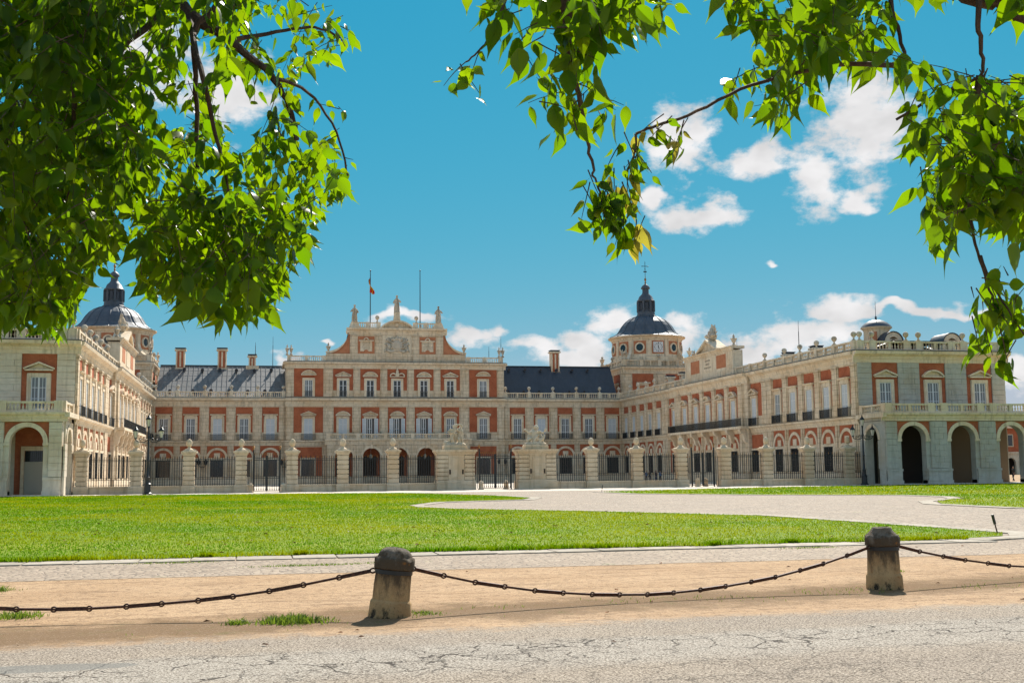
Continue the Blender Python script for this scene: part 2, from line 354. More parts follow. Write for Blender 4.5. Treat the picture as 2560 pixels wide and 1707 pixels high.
def _asph(g):
    v = g.coord('Pos'); sp = g.n('ShaderNodeSeparateXYZ'); g.L.new(v, sp.inputs[0])
    spk = g.noise(v, 44, 3, .85); spk2 = g.noise(v, 13, 5, .75); big = g.noise(v, .5, 5, .6)
    d = g.math('SUBTRACT', sp.outputs[1], g.math('MULTIPLY', sp.outputs[0], .05))     # distance across the road
    dn = g.math('ADD', d, g.math('MULTIPLY', g.math('SUBTRACT', g.noise(v, .9, 4, .6), .5), 1.1))
    worn = g.math('MULTIPLY', g.ramp(dn, 9.6, 10.4), g.ramp(dn, 11.75, 11.25)); dust = g.ramp(g.math('ADD', dn, g.math('MULTIPLY', g.math('SUBTRACT', g.noise(v, 5, 6, .7), .5), 1.2)), 12.3, 13.0); sandc, sandh = sand_colour(g, v)
    c = g.mix(g.ramp(big, .35, .7), (.36, .30, .235), (.31, .26, .21))
    c = g.mix(g.math('MULTIPLY', worn, .75), c, (.40, .365, .315)); 
    c = g.mix(g.math('MULTIPLY', g.ramp(spk, .5, .56), .95), c, (.085, .06, .042)); c = g.mix(g.math('MULTIPLY', g.ramp(spk2, .56, .7), .35), c, (.19, .15, .12))
    c = g.mix(g.math('MULTIPLY', g.ramp(spk, .43, .36), .75), c, (.62, .53, .44))
    wv = g.warp(g.warp(v, 2.2, .55), 9, .10); cr = g.voro(wv, 1.75, 'DISTANCE_TO_EDGE'); cr2 = g.voro(g.warp(wv, 3, .3), 4.2, 'DISTANCE_TO_EDGE')
    line = g.math('MULTIPLY', g.ramp(cr, .022, .008), g.ramp(g.noise(v, 1.1, 3), .36, .5)); l2 = g.math('MULTIPLY', g.ramp(cr2, .026, .01), g.ramp(g.noise(v, .8, 3), .5, .6))
    crack = g.math('MULTIPLY', g.math('MAXIMUM', line, l2), g.math('MAXIMUM', worn, g.math('MULTIPLY', g.ramp(dn, 10.3, 10.0), .5)))
    c = g.mix(g.math('MULTIPLY', crack, .95), c, (.045, .035, .028))
    # old tar patch
    px = g.math('SUBTRACT', sp.outputs[0], -1.83); py = g.math('SUBTRACT', sp.outputs[1], 11.19)
    e = g.math('ADD', g.math('MULTIPLY', g.math('MULTIPLY', px, px), 1.3), g.math('MULTIPLY', g.math('MULTIPLY', py, py), 22.))
    patch = g.ramp(g.math('ADD', e, g.math('MULTIPLY', g.math('SUBTRACT', g.noise(v, 2.4, 4), .5), 1.4)), 1.05, .95)
    c = g.mix(g.math('MULTIPLY', patch, .7), c, (.17, .165, .15))
    c = g.mix(dust, c, sandc)
    g.color(c); h = g.math('SUBTRACT', g.math('ADD', spk, g.math('MULTIPLY', spk2, .5)), g.math('MULTIPLY', crack, 1.5)); g.bump(h, .7, .012)
ASPH = mat('worn_asphalt', (.31, .26, .21), .95, .15, build=_asph)
def cobble(name, a, b, sc):
    def f(g):
        v = g.coord('Pos'); vo = g.voro(v, sc, 'DISTANCE_TO_EDGE'); vc = g.voro(v, sc, 'F1', 'Color'); n = g.noise(v, .45, 5, .6); n2 = g.noise(v, 3.5, 5, .7)
        c = g.mix(g.math('MULTIPLY', vc, 1.), a, b); c = g.mix(g.math('MULTIPLY', g.ramp(n, .4, .7), .6), c, (.42, .33, .25)); c = g.mix(g.ramp(vo, .10, .02), c, (.16, .125, .095))
        c = g.mix(g.math('MULTIPLY', g.ramp(n2, .55, .72), .5), c, (.20, .155, .115)); gr = g.math('MULTIPLY', g.ramp(g.noise(v, .9, 4), .66, .74), g.ramp(vo, .2, .06)); c = g.mix(gr, c, (.09, .13, .02))
        g.color(c); g.bump(g.ramp(vo, 0, .3), .6, .02)
    return mat(name, a, .9, .2, build=f)
PEBBLE = cobble('pebble_paving', (.41, .325, .245), (.27, .205, .15), 7.)
COBBLE = cobble('cobble_paving', (.37, .305, .245), (.255, .205, .16), 4.5)
def _slab(g):
    v = g.coord('Pos'); n = g.noise(v, 3, 5, .65); o = g.n('ShaderNodeObjectInfo'); c = g.mix(o.outputs['Random'], (.41, .36, .295), (.32, .28, .225)); g.color(g.mix(g.math('MULTIPLY', g.ramp(n, .46, .64), .75), c, (.25, .20, .145))); g.bump(n, .3, .01)
SLAB = mat('pale_kerb_stone', (.48, .44, .38), .9, .2, build=_slab)
def _court(g):
    v = g.coord('Pos'); n = g.noise(v, .3, 5, .6); g.color(g.mix(g.ramp(n, .35, .7), (.60, .53, .45), (.53, .45, .37)))
COURT = mat('pale_courtyard_gravel', (.45, .39, .33), .95, .1, build=_court)
def _lawn(g):
    v = g.coord('Pos'); n = g.noise(g.coord('Pos', (.5, 1.4, 1)), .16, 5, .6); m = g.noise(g.coord('Pos', (.6, 2.5, 1)), .8, 5, .65); f = g.noise(v, 14, 4, .7)
    c = g.mix(g.ramp(n, .35, .68), (.115, .20, .003), (.19, .235, .003)); c = g.mix(g.math('MULTIPLY', g.ramp(m, .55, .75), .6), c, (.055, .15, .004)); c = g.mix(g.math('MULTIPLY', g.ramp(f, .45, .7), .5), c, (.22, .255, .006))
    dry = g.math('MULTIPLY', g.ramp(g.noise(g.coord('Pos', (.4, 1.6, 1), (4, 2, 0)), .6, 5, .6), .62, .74), .55); c = g.mix(dry, c, (.27, .22, .05)); g.color(c); g.bump(f, .8, .05)
LAWN = mat('lawn_turf', (.09, .17, .012), .9, .15, build=_lawn)
def leafy(name, a, b, tr, fac, rough=.45, scale=None, spec=.4, tr2=None):
    m = bpy.data.materials.new(name); m.use_nodes = True; nt = m.node_tree; bs = nt.nodes['Principled BSDF']; g = G(nt, bs)
    geo = g.n('ShaderNodeNewGeometry'); oi = g.n('ShaderNodeObjectInfo')
    r = g.math('FRACT', g.math('ADD', geo.outputs['Random Per Island'], oi.outputs['Random']))
    if scale: r = g.math('ADD', g.math('MULTIPLY', r, .28), g.math('MULTIPLY', g.ramp(g.noise(g.coord('Pos', (.8, .55, 1)), scale, 7, .7), .4, .6), .72))
    g.color(g.mix(r, a, b)); bs.inputs['Roughness'].default_value = rough; bs.inputs['Specular IOR Level'].default_value = spec
    t = g.n('ShaderNodeBsdfTranslucent'); g.L.new(g.mix(r, tr, tr2 or tuple(x*.72 for x in tr)), t.inputs[0])
    mx = g.n('ShaderNodeMixShader'); mx.inputs[0].default_value = fac; g.L.new(bs.outputs[0], mx.inputs[1]); g.L.new(t.outputs[0], mx.inputs[2])
    g.L.new(mx.outputs[0], nt.nodes['Material Output'].inputs[0]); return m
LEAF = leafy('hackberry_leaf', (.003, .015, .001), (.010, .036, .002), (.41, .62, .002), .42, .36, None, .2, (.20, .43, .002))
YLEAF = leafy('yellowing_leaf', (.10, .13, .015), (.16, .15, .02), (.55, .50, .05), .55, .45)
BLADE = leafy('grass_blade', (.022, .095, .001), (.23, .235, .001), (.10, .30, .001), .42, .9, .14, .03, (.40, .42, .001))
WEED = leafy('weed_blade', (.06, .13, .012), (.13, .19, .02), (.24, .34, .03), .4, .55)
def _bark(g):
    n = g.noise(g.coord('Pos', (1, 1, .3)), 20, 5, .7); g.color(g.mix(g.ramp(n, .4, .65), (.055, .038, .03), (.11, .08, .062))); g.bump(n, .6, .01)
BARK = mat('grey_bark', (.07, .05, .04), .9, .2, build=_bark)
DRYLEAF = mat('dead_leaf', (.24, .10, .035), .8, .2, build=lambda g: g.color(g.mix(g.n('ShaderNodeNewGeometry').outputs['Random Per Island'], (.30, .11, .03), (.16, .075, .04))))
PETAL = mat('white_petal', (.6, .58, .54), .8, .2)
def _boll(g):
    v = g.coord('Object'); z = _z(g); n = g.noise(g.coord('Object', (1, 1, .45)), 7, 6, .7); f = g.noise(v, 46, 5, .8); b = g.noise(v, 2.5, 4, .6)
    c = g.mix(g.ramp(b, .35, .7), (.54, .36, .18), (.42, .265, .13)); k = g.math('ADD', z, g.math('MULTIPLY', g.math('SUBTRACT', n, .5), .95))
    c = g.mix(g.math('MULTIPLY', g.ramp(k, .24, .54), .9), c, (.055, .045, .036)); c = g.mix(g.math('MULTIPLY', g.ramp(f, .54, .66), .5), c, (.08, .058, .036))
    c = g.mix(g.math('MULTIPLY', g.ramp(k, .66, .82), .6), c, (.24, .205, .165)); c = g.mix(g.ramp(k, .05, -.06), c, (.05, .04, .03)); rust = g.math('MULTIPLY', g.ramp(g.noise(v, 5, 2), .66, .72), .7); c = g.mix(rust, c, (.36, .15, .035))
    g.color(c); g.bump(g.math('ADD', f, g.math('MULTIPLY', n, 2.)), .9, .02)
BOLL = mat('lichened_stone', (.33, .24, .15), .95, .15, build=_boll)

# ------------------------------------------------------------------ ground, road, lawns
XL, XR, YD, YF = -16.6, 63.4, 202.2, 117.4        # wing flanks, main front, pavilion fronts
XC = (XL+XR)/2
def sheet(name, pts, z, m, kind='structure', parent=None):
    tri = tessellate_polygon([[Vector((x, y, 0)) for x, y in pts]])
    me = bpy.data.meshes.new(name); me.from_pydata([(x, y, z) for x, y in pts], [], [tuple(t) for t in tri]); me.materials.append(m); me.update()
    bm = bmesh.new(); bm.from_mesh(me)
    bmesh.ops.recalc_face_normals(bm, faces=bm.faces)
    for f in bm.faces:
        if f.normal.z < 0: f.normal_flip()
    bm.to_mesh(me); bm.free()
    return struct(link(name, me, parent), kind)
def wobble(a, b, n, amp, sc=1., seed=0):
    out = []
    for i in range(n+1):
        t = i/n; x, y = a[0]+(b[0]-a[0])*t, a[1]+(b[1]-a[1])*t
        out.append((x, y+amp*(mnoise.noise(Vector((x*sc, seed, 0)))+.5*mnoise.noise(Vector((x*sc*3.1, seed+5, 0))))))
    return out
sheet('ground', [(-2500, -400), (2500, -400), (2500, 4000), (-2500, 4000)], 0, SAND)
sheet('road', [(-40, 3), (60, 8)] + wobble((60, 17.6), (-40, 12.1), 160, .16, .8, 3), .004, ASPH)
sheet('pebble_path', [(-40, 24.6), (-40, 20.3)] + wobble((-40, 20.3), (60, 20.9), 160, .12, .7, 9)[1:] + [(60, 24.6)], .004, PEBBLE)
LAWN_L = [(-60, 24.95), (15.6, 24.95), (17.5, 25.7), (18.25, 26.8), (18.3, 29), (18.15, 32.5), (17.6, 40.4), (13.8, 47.4), (8.9, 54.4), (7.7, 58), (7.7, 61.5), (9.9, 67.5), (12.5, 69.3), (15.6, 70.5), (17.2, 75), (16.8, 83.3), (14.6, 93), (11.9, 101), (4, 105), (-8, 108), (-16.6, 108.6), (-60, 108.6)]
LAWN_R = [(27.4, 93), (27.7, 84.4), (32.9, 74.6), (39.6, 67.4), (39.4, 62), (37.4, 58), (33.2, 54), (31, 50), (30.6, 43.5), (36, 39), (80, 39), (150, 60), (150, 108.5), (64, 108.5), (57.4, 107.6), (46, 104.5), (36.4, 99)]
plaza = sheet('cobble_plaza', [(-60, 24.6), (90, 24.6), (150, 50), (150, 110), (-60, 110)], .008, COBBLE)
sheet('fence_walk', [(-60, 103), (150, 103), (150, 116.4), (-60, 116.4)], .012, COURT)
sheet('courtyard', [(XL, 116.4), (XR, 116.4), (XR, YD), (XL, YD)], .016, COURT)
sheet('lawn', LAWN_L, .035, LAWN)
sheet('lawn', LAWN_R, .035, LAWN)
# pale kerb stones that edge lawns and plaza
def bevel_cube():
    bm = bmesh.new(); bmesh.ops.create_cube(bm, size=1); bmesh.ops.bevel(bm, geom=bm.edges[:], offset=.03, segments=1, affect='EDGES')
    me = bpy.data.meshes.new('block'); bm.to_mesh(me); bm.free(); return me
def block_mesh(m):
    def f():
        me = bevel_cube(); me.materials.append(m); return me
    return cached(('block', m.name), f)
kerb = struct(link('kerb', None))
x = -9.
while x < 15.5:
    w = rnd.uniform(.85, 1.25)
    link('kerb_stone', block_mesh(SLAB), kerb, (x+w/2, 24.46+rnd.uniform(-.03, .03), -.012+rnd.uniform(-.005, .006)), (rnd.uniform(-.01, .01), rnd.uniform(-.006, .006), rnd.uniform(-.012, .012)), (w-.03, .86+rnd.uniform(-.06, .06), .08)); x += w
def edging(pts, w=.7, seg=1.4):
    for (a, b) in zip(pts[:-1], pts[1:]):
        L = math.dist(a, b); n = max(1, round(L/seg)); t = math.atan2(b[1]-a[1], b[0]-a[0])
        for i in range(n):
            f = (i+.5)/n; link('kerb_stone', block_mesh(SLAB), kerb, (a[0]+(b[0]-a[0])*f, a[1]+(b[1]-a[1])*f, .002+rnd.uniform(-.005, .006)), (0, 0, t), (L/n-.03, w, .07))
edging([(15.9, 24.6), (17.9, 25.4), (18.75, 26.7), (18.8, 29.1), (18.65, 32.7), (18.1, 40.8), (14.2, 47.9), (9.3, 54.8), (8.1, 58.2), (8.1, 61.3), (10.2, 67.1), (12.7, 68.8), (16, 70), (17.7, 75), (17.3, 83.4), (15.1, 93.2), (12.1, 101.4)])
edging([(36.2, 99.6), (27, 93.4), (27.2, 84.2), (32.5, 74.3), (39.1, 67.2), (38.9, 62.2), (37, 58.4), (32.8, 54.4), (30.5, 50.1), (30.1, 43.3), (36, 38.5)])

# grass blades on the turf
def inside(poly, x, y):
    p = np.array(poly); c = np.zeros(len(x), bool)
    for i in range(len(p)):
        x1, y1 = p[i-1]; x2, y2 = p[i]
        k = ((y1 > y) != (y2 > y)) & (x < (x2-x1)*(y-y1)/(y2-y1+1e-12)+x1); c ^= k
    return c
def blade_mesh(name, X, Y, Z, W, H, m, lean=.5):
    n = len(X); a = rng.uniform(0, 2*np.pi, n); la = rng.uniform(0, 2*np.pi, n); ll = rng.uniform(.1, lean, n)*H
    dx, dy = np.cos(a)*W/2, np.sin(a)*W/2; V = np.empty((n, 5, 3))
    V[:, 0] = np.stack([X-dx, Y-dy, Z], 1); V[:, 1] = np.stack([X+dx, Y+dy, Z], 1)
    mx, my = X+np.cos(la)*ll*.35, Y+np.sin(la)*ll*.35
    V[:, 2] = np.stack([mx+dx*.8, my+dy*.8, Z+H*.6], 1); V[:, 3] = np.stack([mx-dx*.8, my-dy*.8, Z+H*.6], 1)
    V[:, 4] = np.stack([X+np.cos(la)*ll, Y+np.sin(la)*ll, Z+H], 1)
    me = bpy.data.meshes.new(name); me.vertices.add(n*5); me.vertices.foreach_set('co', V.ravel())
    idx = np.arange(n)[:, None]*5; loops = np.concatenate([idx+[0, 1, 2, 3], idx+[3, 2, 4]], 1).ravel()
    me.loops.add(n*7); me.loops.foreach_set('vertex_index', loops.astype(np.int32))
    st = (np.arange(n)[:, None]*7+[0, 4]).ravel(); me.polygons.add(2*n); me.polygons.foreach_set('loop_start', st.astype(np.int32))
    me.update(calc_edges=True); me.validate(); me.materials.append(m); return me
def scatter(poly, y0, y1, x0, x1, n):
    Y = y0*(y1/y0)**rng.random(n)                     # denser near the camera
    X = rng.uniform(x0, x1, n); k = inside(poly, X, Y) & (X > -.235*Y-1) & (X < .74*Y+1); return X[k], Y[k]
gx, gy = scatter(LAWN_L, 24.95, 110, -27, 20.5, 330000)
sc = gy/25.
struct(link('lawn_grass', blade_mesh('lawn_grass', gx, gy, np.full_like(gx, .03), rng.uniform(.012, .024, len(gx))*sc**.8, rng.uniform(.022, .052, len(gx))*sc**.15, BLADE, .9)), 'stuff')
ex = rng.uniform(-7, 15.5, 9000); ex += .5*np.sin(ex*1.7+np.sin(ex*.6)*3); ey = 24.84+np.abs(rng.normal(0, .2, 9000))-.34*np.clip(np.array([mnoise.noise(Vector((a*1.3, 0, 8)))+.6*mnoise.noise(Vector((a*4, 0, 2))) for a in ex]), 0, 1)
struct(link('edge_grass', blade_mesh('edge_grass', ex, ey, np.full_like(ex, .02), rng.uniform(.012, .022, 9000), rng.uniform(.05, .13, 9000), BLADE, .9)), 'stuff')
gx, gy = scatter(LAWN_R, 39, 110, 26, 92, 90000)
struct(link('lawn_grass', blade_mesh('lawn_grass', gx, gy, np.full_like(gx, .03), rng.uniform(.012, .024, len(gx))*gy/25, rng.uniform(.04, .08, len(gx))*1.2, BLADE, .9)), 'stuff')
# dead leaves and petals lying about
def flecks(name, n, poly, z, s, m, y0, y1, x0, x1):
    X, Y = scatter(poly, y0, y1, x0, x1, n); mb = MB()
    for x, y in zip(X, Y):
        r = s*rnd.uniform(.6, 1.3)*(1+(y-25)/80); a = rnd.uniform(0, 6.3); c, k = math.cos(a)*r, math.sin(a)*r
        mb.add([(x-c, y-k, z), (x+k*.5, y-c*.5, z+r*.3), (x+c, y+k, z+r*.1), (x-k*.5, y+c*.5, z+r*.5)], [(0, 1, 2, 3)])
    struct(mb.build(name, m), 'stuff')
flecks('fallen_leaf_litter', 150, LAWN_L, .075, .055, DRYLEAF, 25, 70, -14, 20)
flecks('daisy_specks', 260, LAWN_L, .08, .028, PETAL, 25, 60, -12, 20)
VERGE = [(-30, 10), (40, 10), (40, 24), (-30, 24)]
flecks('verge_litter', 420, VERGE, .012, .014, DRYLEAF, 10, 24, -8, 18)
flecks('verge_dead_leaves', 26, VERGE, .016, .045, DRYLEAF, 11, 24, -6, 16)
flecks('road_gravel', 500, VERGE, .010, .010, SLAB, 10, 22, -6, 16)

# ------------------------------------------------------------------ palace vocabulary (local frame: x along front, -y outwards, z up)
def m_surround(w, z0, z1, t=.3):
    def f():
        mb = MB(); o = w/2+t
        mb.box(-o, -w/2, -.14, .03, z0, z1); mb.box(w/2, o, -.14, .03, z0, z1); mb.box(-o, o, -.17, .03, z1, z1+.34); mb.box(-w/2, w/2, -.1, .03, z0-.08, z0+.02)
        mb.box(-o-.07, -o+.08, -.09, .03, z0, z1+.3); mb.box(o-.08, o+.07, -.09, .03, z0, z1+.3)
        return mb.mesh('window', TRIM)
    return cached(('sur', w, z0, z1, t), f)
def m_hood(kind, hw, z, h=.62):
    def f():
        mb = MB()
        if kind == 'flat':
            mb.box(-hw+.25, hw-.25, -.13, .0, z-.12, z+.1); mb.xprism([(0, z+.08), (-.2, z+.08), (-.34, z+.2), (-.36, z+.3), (0, z+.34)], -hw, hw)
        elif kind == 'tri':
            mb.box(-hw, hw, -.4, 0, z, z+.13); mb.yprism([(-hw+.1, z+.13), (hw-.1, z+.13), (0, z+h+.02)], -.12, 0)
            for s in (-1, 1):
                q = [(s*(hw+.1), z+.13), (0, z+h+.02), (0, z+h+.19), (s*(hw+.12), z+.27)]
                mb.yprism(q if s < 0 else q[::-1], -.45, 0)
        elif kind == 'seg':
            Rr = (hw*hw+h*h)/(2*h); cz = z+.13+h-Rr; a = math.asin(hw/Rr)
            mb.box(-hw, hw, -.4, 0, z, z+.13); mb.disc(0, cz, Rr-.1, math.pi/2-a, math.pi/2+a, -.12, 0, 12); mb.ring(0, cz, Rr-.12, Rr+.05, math.pi/2-a-.03, math.pi/2+a+.03, -.45, 0, 12)
        elif kind == 'broken':
            mb.box(-hw, hw, -.4, 0, z, z+.13)
            for s in (-1, 1): mb.ring(s*(hw-.55), z+.1, .42, .6, math.pi*.05 if s > 0 else math.pi*.25, math.pi*.75 if s > 0 else math.pi*.95, -.45, 0, 8)
            mb.lathe([(.1, 0), (.22, .2), (.3, .5), (.2, .8), (.26, .95), (.12, 1.15), (.1, 1.3), (.16, 1.45), (.02, 1.6)], 8, (0, -.2, z+.1)); mb.ball((0, -.25, z+.35), .36, 8, 6, (1, .6, 1))
        return mb.mesh('pediment', TRIM, kind == 'seg')
    return cached(('hood', kind, hw, z, h), f)
def m_shutter(w, z0, z1):
    def f():
        mb = MB(); mb.box(-w/2, w/2, -.02, .02, z0, z1)
        for a, b in ((-w/2, -w/2+.08), (w/2-.08, w/2)): mb.box(a, b, -.045, -.018, z0, z1, 1)
        for k in (0, .36, .72, 1): zc = z0+.05+(z1-z0-.1)*k; mb.box(-w/2+.08, w/2-.08, -.04, -.018, zc-.05, zc+.05, 1)
        return mb.mesh('shutter', [SHUT, WHITE])
    return cached(('shut', w, z0, z1), f)
def m_case(w, z0, z1, rows=3, cols=2):
    def f():
        mb = MB(); t = .055
        mb.box(-w/2, -w/2+.09, -.05, .0, z0, z1); mb.box(w/2-.09, w/2, -.05, 0, z0, z1); mb.box(-w/2+.09, w/2-.09, -.05, 0, z1-.09, z1); mb.box(-w/2+.09, w/2-.09, -.05, 0, z0, z0+.12)
        mb.box(-.075, .075, -.055, 0, z0+.12, z1-.09)
        for r in range(1, rows): z = z0+(z1-z0)*r/rows; mb.box(-w/2+.09, w/2-.09, -.046, 0, z-t/2, z+t/2)
        if cols == 4:
            for s in (-1, 1): mb.box(s*w/4-t/2, s*w/4+t/2, -.044, 0, z0+.12, z1-.09)
        return mb.mesh('casement', WHITE)
    return cached(('case', w, z0, z1, rows, cols), f)
def m_pane(w, z0, z1, m):
    return cached(('pane', w, z0, z1, m.name), lambda: MB().box(-w/2+.05, w/2-.05, -.016, .02, z0+.05, z1-.05).mesh('pane', m))
def m_rail(w, z0, z1, d, sp=.13):
    def f():
        mb = MB(); n = max(2, int(w/sp))
        for i in range(n+1): x = -w/2+w*i/n; mb.box(x-.024, x+.024, -d-.016, -d+.016, z0, z1)
        mb.box(-w/2-.02, w/2+.02, -d-.03, -d+.03, z1, z1+.045); mb.box(-w/2-.02, w/2+.02, -d-.025, -d+.025, z0-.03, z0+.01)
        for s in (-1, 1):
            mb.box(s*w/2-.025, s*w/2+.025, -d-.025, -d+.025, z0, z1+.1)
            mb.box(s*w/2-.02, s*w/2+.02, -d+.03, .0, z1-.001, z1+.04)
            for k in range(1, 4):
                y = -d+d*k/4; mb.box(s*w/2-.012, s*w/2+.012, y-.012, y+.012, z0, z1)
        return mb.mesh('balcony', IRON)
    return cached(('rail', w, z0, z1, d), f)
def m_box(key, m, *b): return cached(('b', key, m.name)+b, lambda: MB().box(*b).mesh(key, m))
def shutters_or_glass(p, w, z0, z1, style):
    if style == 'shut':
        for s in (-1, 1): link('shutter', m_shutter(w/2-.02, z0+.02, z1-.02), p, (s*w/4, -.03, 0))
    elif style == 'open':
        link('pane', m_pane(w, z0, z1, GLASS), p); link('casement', m_case(w*.55, z0, z1, 2), p, (-.1, -.03, 0))
        for s in (-1, 1): link('shutter', m_shutter(w/2-.04, z0+.02, z1-.02), p, (s*(w/2+.28), -.2, 0), (0, 0, s*.25))
    else:
        link('pane', m_pane(w, z0, z1, CURT if style == 'curt' else GLASS), p); link('casement', m_case(w, z0, z1, 3, 4 if style == 'curt' else 2), p, (0, -.02, 0))
def first_window(root, c, y0, hood, style, balcony=True, z0=7.45, z1=10.95, w=1.42, dz=0):
    p = link('window', m_surround(w, z0, z1), root, (c, y0-.02, dz))
    if hood: link('pediment' if hood != 'flat' else 'hood', m_hood(hood, 1.22 if hood == 'flat' else 1.2, z1+.42), p, (0, -.012, 0))
    shutters_or_glass(p, w, z0, z1, style)
    if balcony: link('balcony', m_rail(2.3, z0-.02, z0+.86, .42), p)
    return p
def ground_window(root, c, y0, arch=True, dz=0):
    if arch:
        link('brick_panel', m_box('brick_panel', BRICK, -1.62, 1.62, -.02, .02, 4.55, 6.46), root, (c, y0, dz))
        def f():
            mb = MB(); mb.ring(0, 4.45, 1.36, 1.72, 0, math.pi, -.11, .0, 16); mb.box(-1.78, -1.3, -.13, 0, 4.28, 4.46); mb.box(1.3, 1.78, -.13, 0, 4.28, 4.46); mb.box(-1.7, -1.36, -.1, 0, 1.3, 4.28); mb.box(1.36, 1.7, -.1, 0, 1.3, 4.28); return mb.mesh('arch', TRIM)
        link('arch', cached('gfarch', f), root, (c, y0-.01, dz)); link('plaque', m_box('plaque', TRIM, -.48, .48, -.06, .0, 4.55, 5.3), root, (c, y0-.02, dz))
    def g():
        mb = MB(); mb.box(-1.3, -1.08, -.1, .02, 1.4, 4.2); mb.box(1.08, 1.3, -.1, .02, 1.4, 4.2); mb.box(-1.3, 1.3, -.13, .02, 4.2, 4.44); mb.box(-1.34, 1.34, -.14, .02, 1.2, 1.4); return mb.mesh('window', TRIM)
    p = link('window', cached('gfwin', g), root, (c, y0-.02, dz)); link('pane', m_pane(2.2, 1.36, 4.24, GLASS), p)
    def gr():
        mb = MB()
        for i in range(11): x = -1.05+2.1*i/10; mb.box(x-.016, x+.016, -.115, -.085, 1.3, 4.25)
        for z in (1.45, 2.1, 2.8, 3.5, 4.12): mb.box(-1.12, 1.12, -.122, -.088, z-.018, z+.018)
        mb.box(-.03, .03, -.05, -.015, 1.4, 4.2); return mb.mesh('grille', IRON)
    link('grille', cached('gfgrille', gr), p)
def m_pil(w, z0, z1, cap=True):
    def f():
        mb = MB(); mb.box(-w/2, w/2, -.09, .02, z0, z1); k = max(1, round(w/1.5)); s = (w-.24)/k
        for i in range(k):
            a = -w/2+.12+s*i+.1; b = a+s-.2; mb.box(a, b, -.2, -.08, z0, z1)
            if cap: mb.box(a-.07, b+.07, -.27, -.08, z1-.36, z1-.22); mb.box(a-.1, b+.1, -.31, -.08, z1-.16, z1-.01); mb.box(a-.06, b+.06, -.25, -.08, z0+.01, z0+.85)
        return mb.mesh('pilaster', STONE)
    return cached(('pil', round(w, 2), z0, z1, cap), f)
def cornice_prof(z0, z1, out):
    h = z1-z0
    return [(.02, z0), (-.10, z0), (-.12, z0+h*.3), (-.18, z0+h*.34), (-.2, z0+h*.55), (-out*.6, z0+h*.66), (-out*.92, z0+h*.74), (-out, z0+h*.92), (-out, z1), (.02, z1)]
def baluster_mesh(n, sp, z0, h):
    def f():
        mb = MB()
        for i in range(n): mb.lathe([(.075, 0), (.075, .08*h), (.045, .14*h), (.1, .36*h), (.085, .5*h), (.04, .74*h), (.045, .88*h), (.075, .92*h), (.075, h)], 6, (sp*(i-(n-1)/2), 0, z0))
        return mb.mesh('balusters', TRIM, True)
    return cached(('bals', n, round(sp, 3), z0, h), f)
FIN = lambda: cached('fin', lambda: MB().lathe([(.24, 0), (.24, .07), (.1, .2), (.08, .34), (.15, .4), (.25, .5), (.31, .64), (.31, .76), (.24, .9), (.1, .99), (.01, 1.0)], 12).mesh('ball_finial', STATUE, True))
URN = lambda: cached('urn', lambda: MB().lathe([(.34, 0), (.34, .2), (.2, .3), (.14, .5), (.24, .62), (.36, .95), (.38, 1.1), (.5, 1.16), (.5, 1.24), (.2, 1.34), (.12, 1.5), (.2, 1.6), (.1, 1.75), (.02, 1.95)], 10).mesh('urn', STATUE, True))
def balustrade(root, posts, y, z0, h=1.0, pw=.62, finials=True, skip=(), dz=0, rails=True):
    """posts: x positions; balusters fill the gaps"""
    for i, x in enumerate(posts):
        p = link('pedestal', m_box('pedestal', TRIM, -pw/2, pw/2, -.22, .22, z0, z0+h+.09), root, (x, y, dz))
        if finials and (finials is True or i in finials): link('ball_finial', FIN(), p, (0, 0, z0+h+.085))
    for i, (a, b) in enumerate(zip(posts[:-1], posts[1:])):
        if i in skip: continue
        L = b-a-pw; mb = MB(); mb.box(-L/2, L/2, -.17, .17, z0, z0+.16); mb.box(-L/2, L/2, -.18, .18, z0+h-.15, z0+h+.03)
        if L > 2.6: mb.box(-.16, .16, -.14, .14, z0+.16, z0+h-.15)
        o = mb.build('balustrade', TRIM, root, ((a+b)/2, y, dz+.002)); half = 2 if L > 2.6 else 1
        W = (L-.32)/2 if half == 2 else L; n = max(2, int(W/.3)); sp = W/n
        for s in ((-1, 1) if half == 2 else (0,)): struct(link('balusters', baluster_mesh(n, sp, z0+.16, h-.31), o, (s*(W/2+.16), 0, 0)), 'stuff')

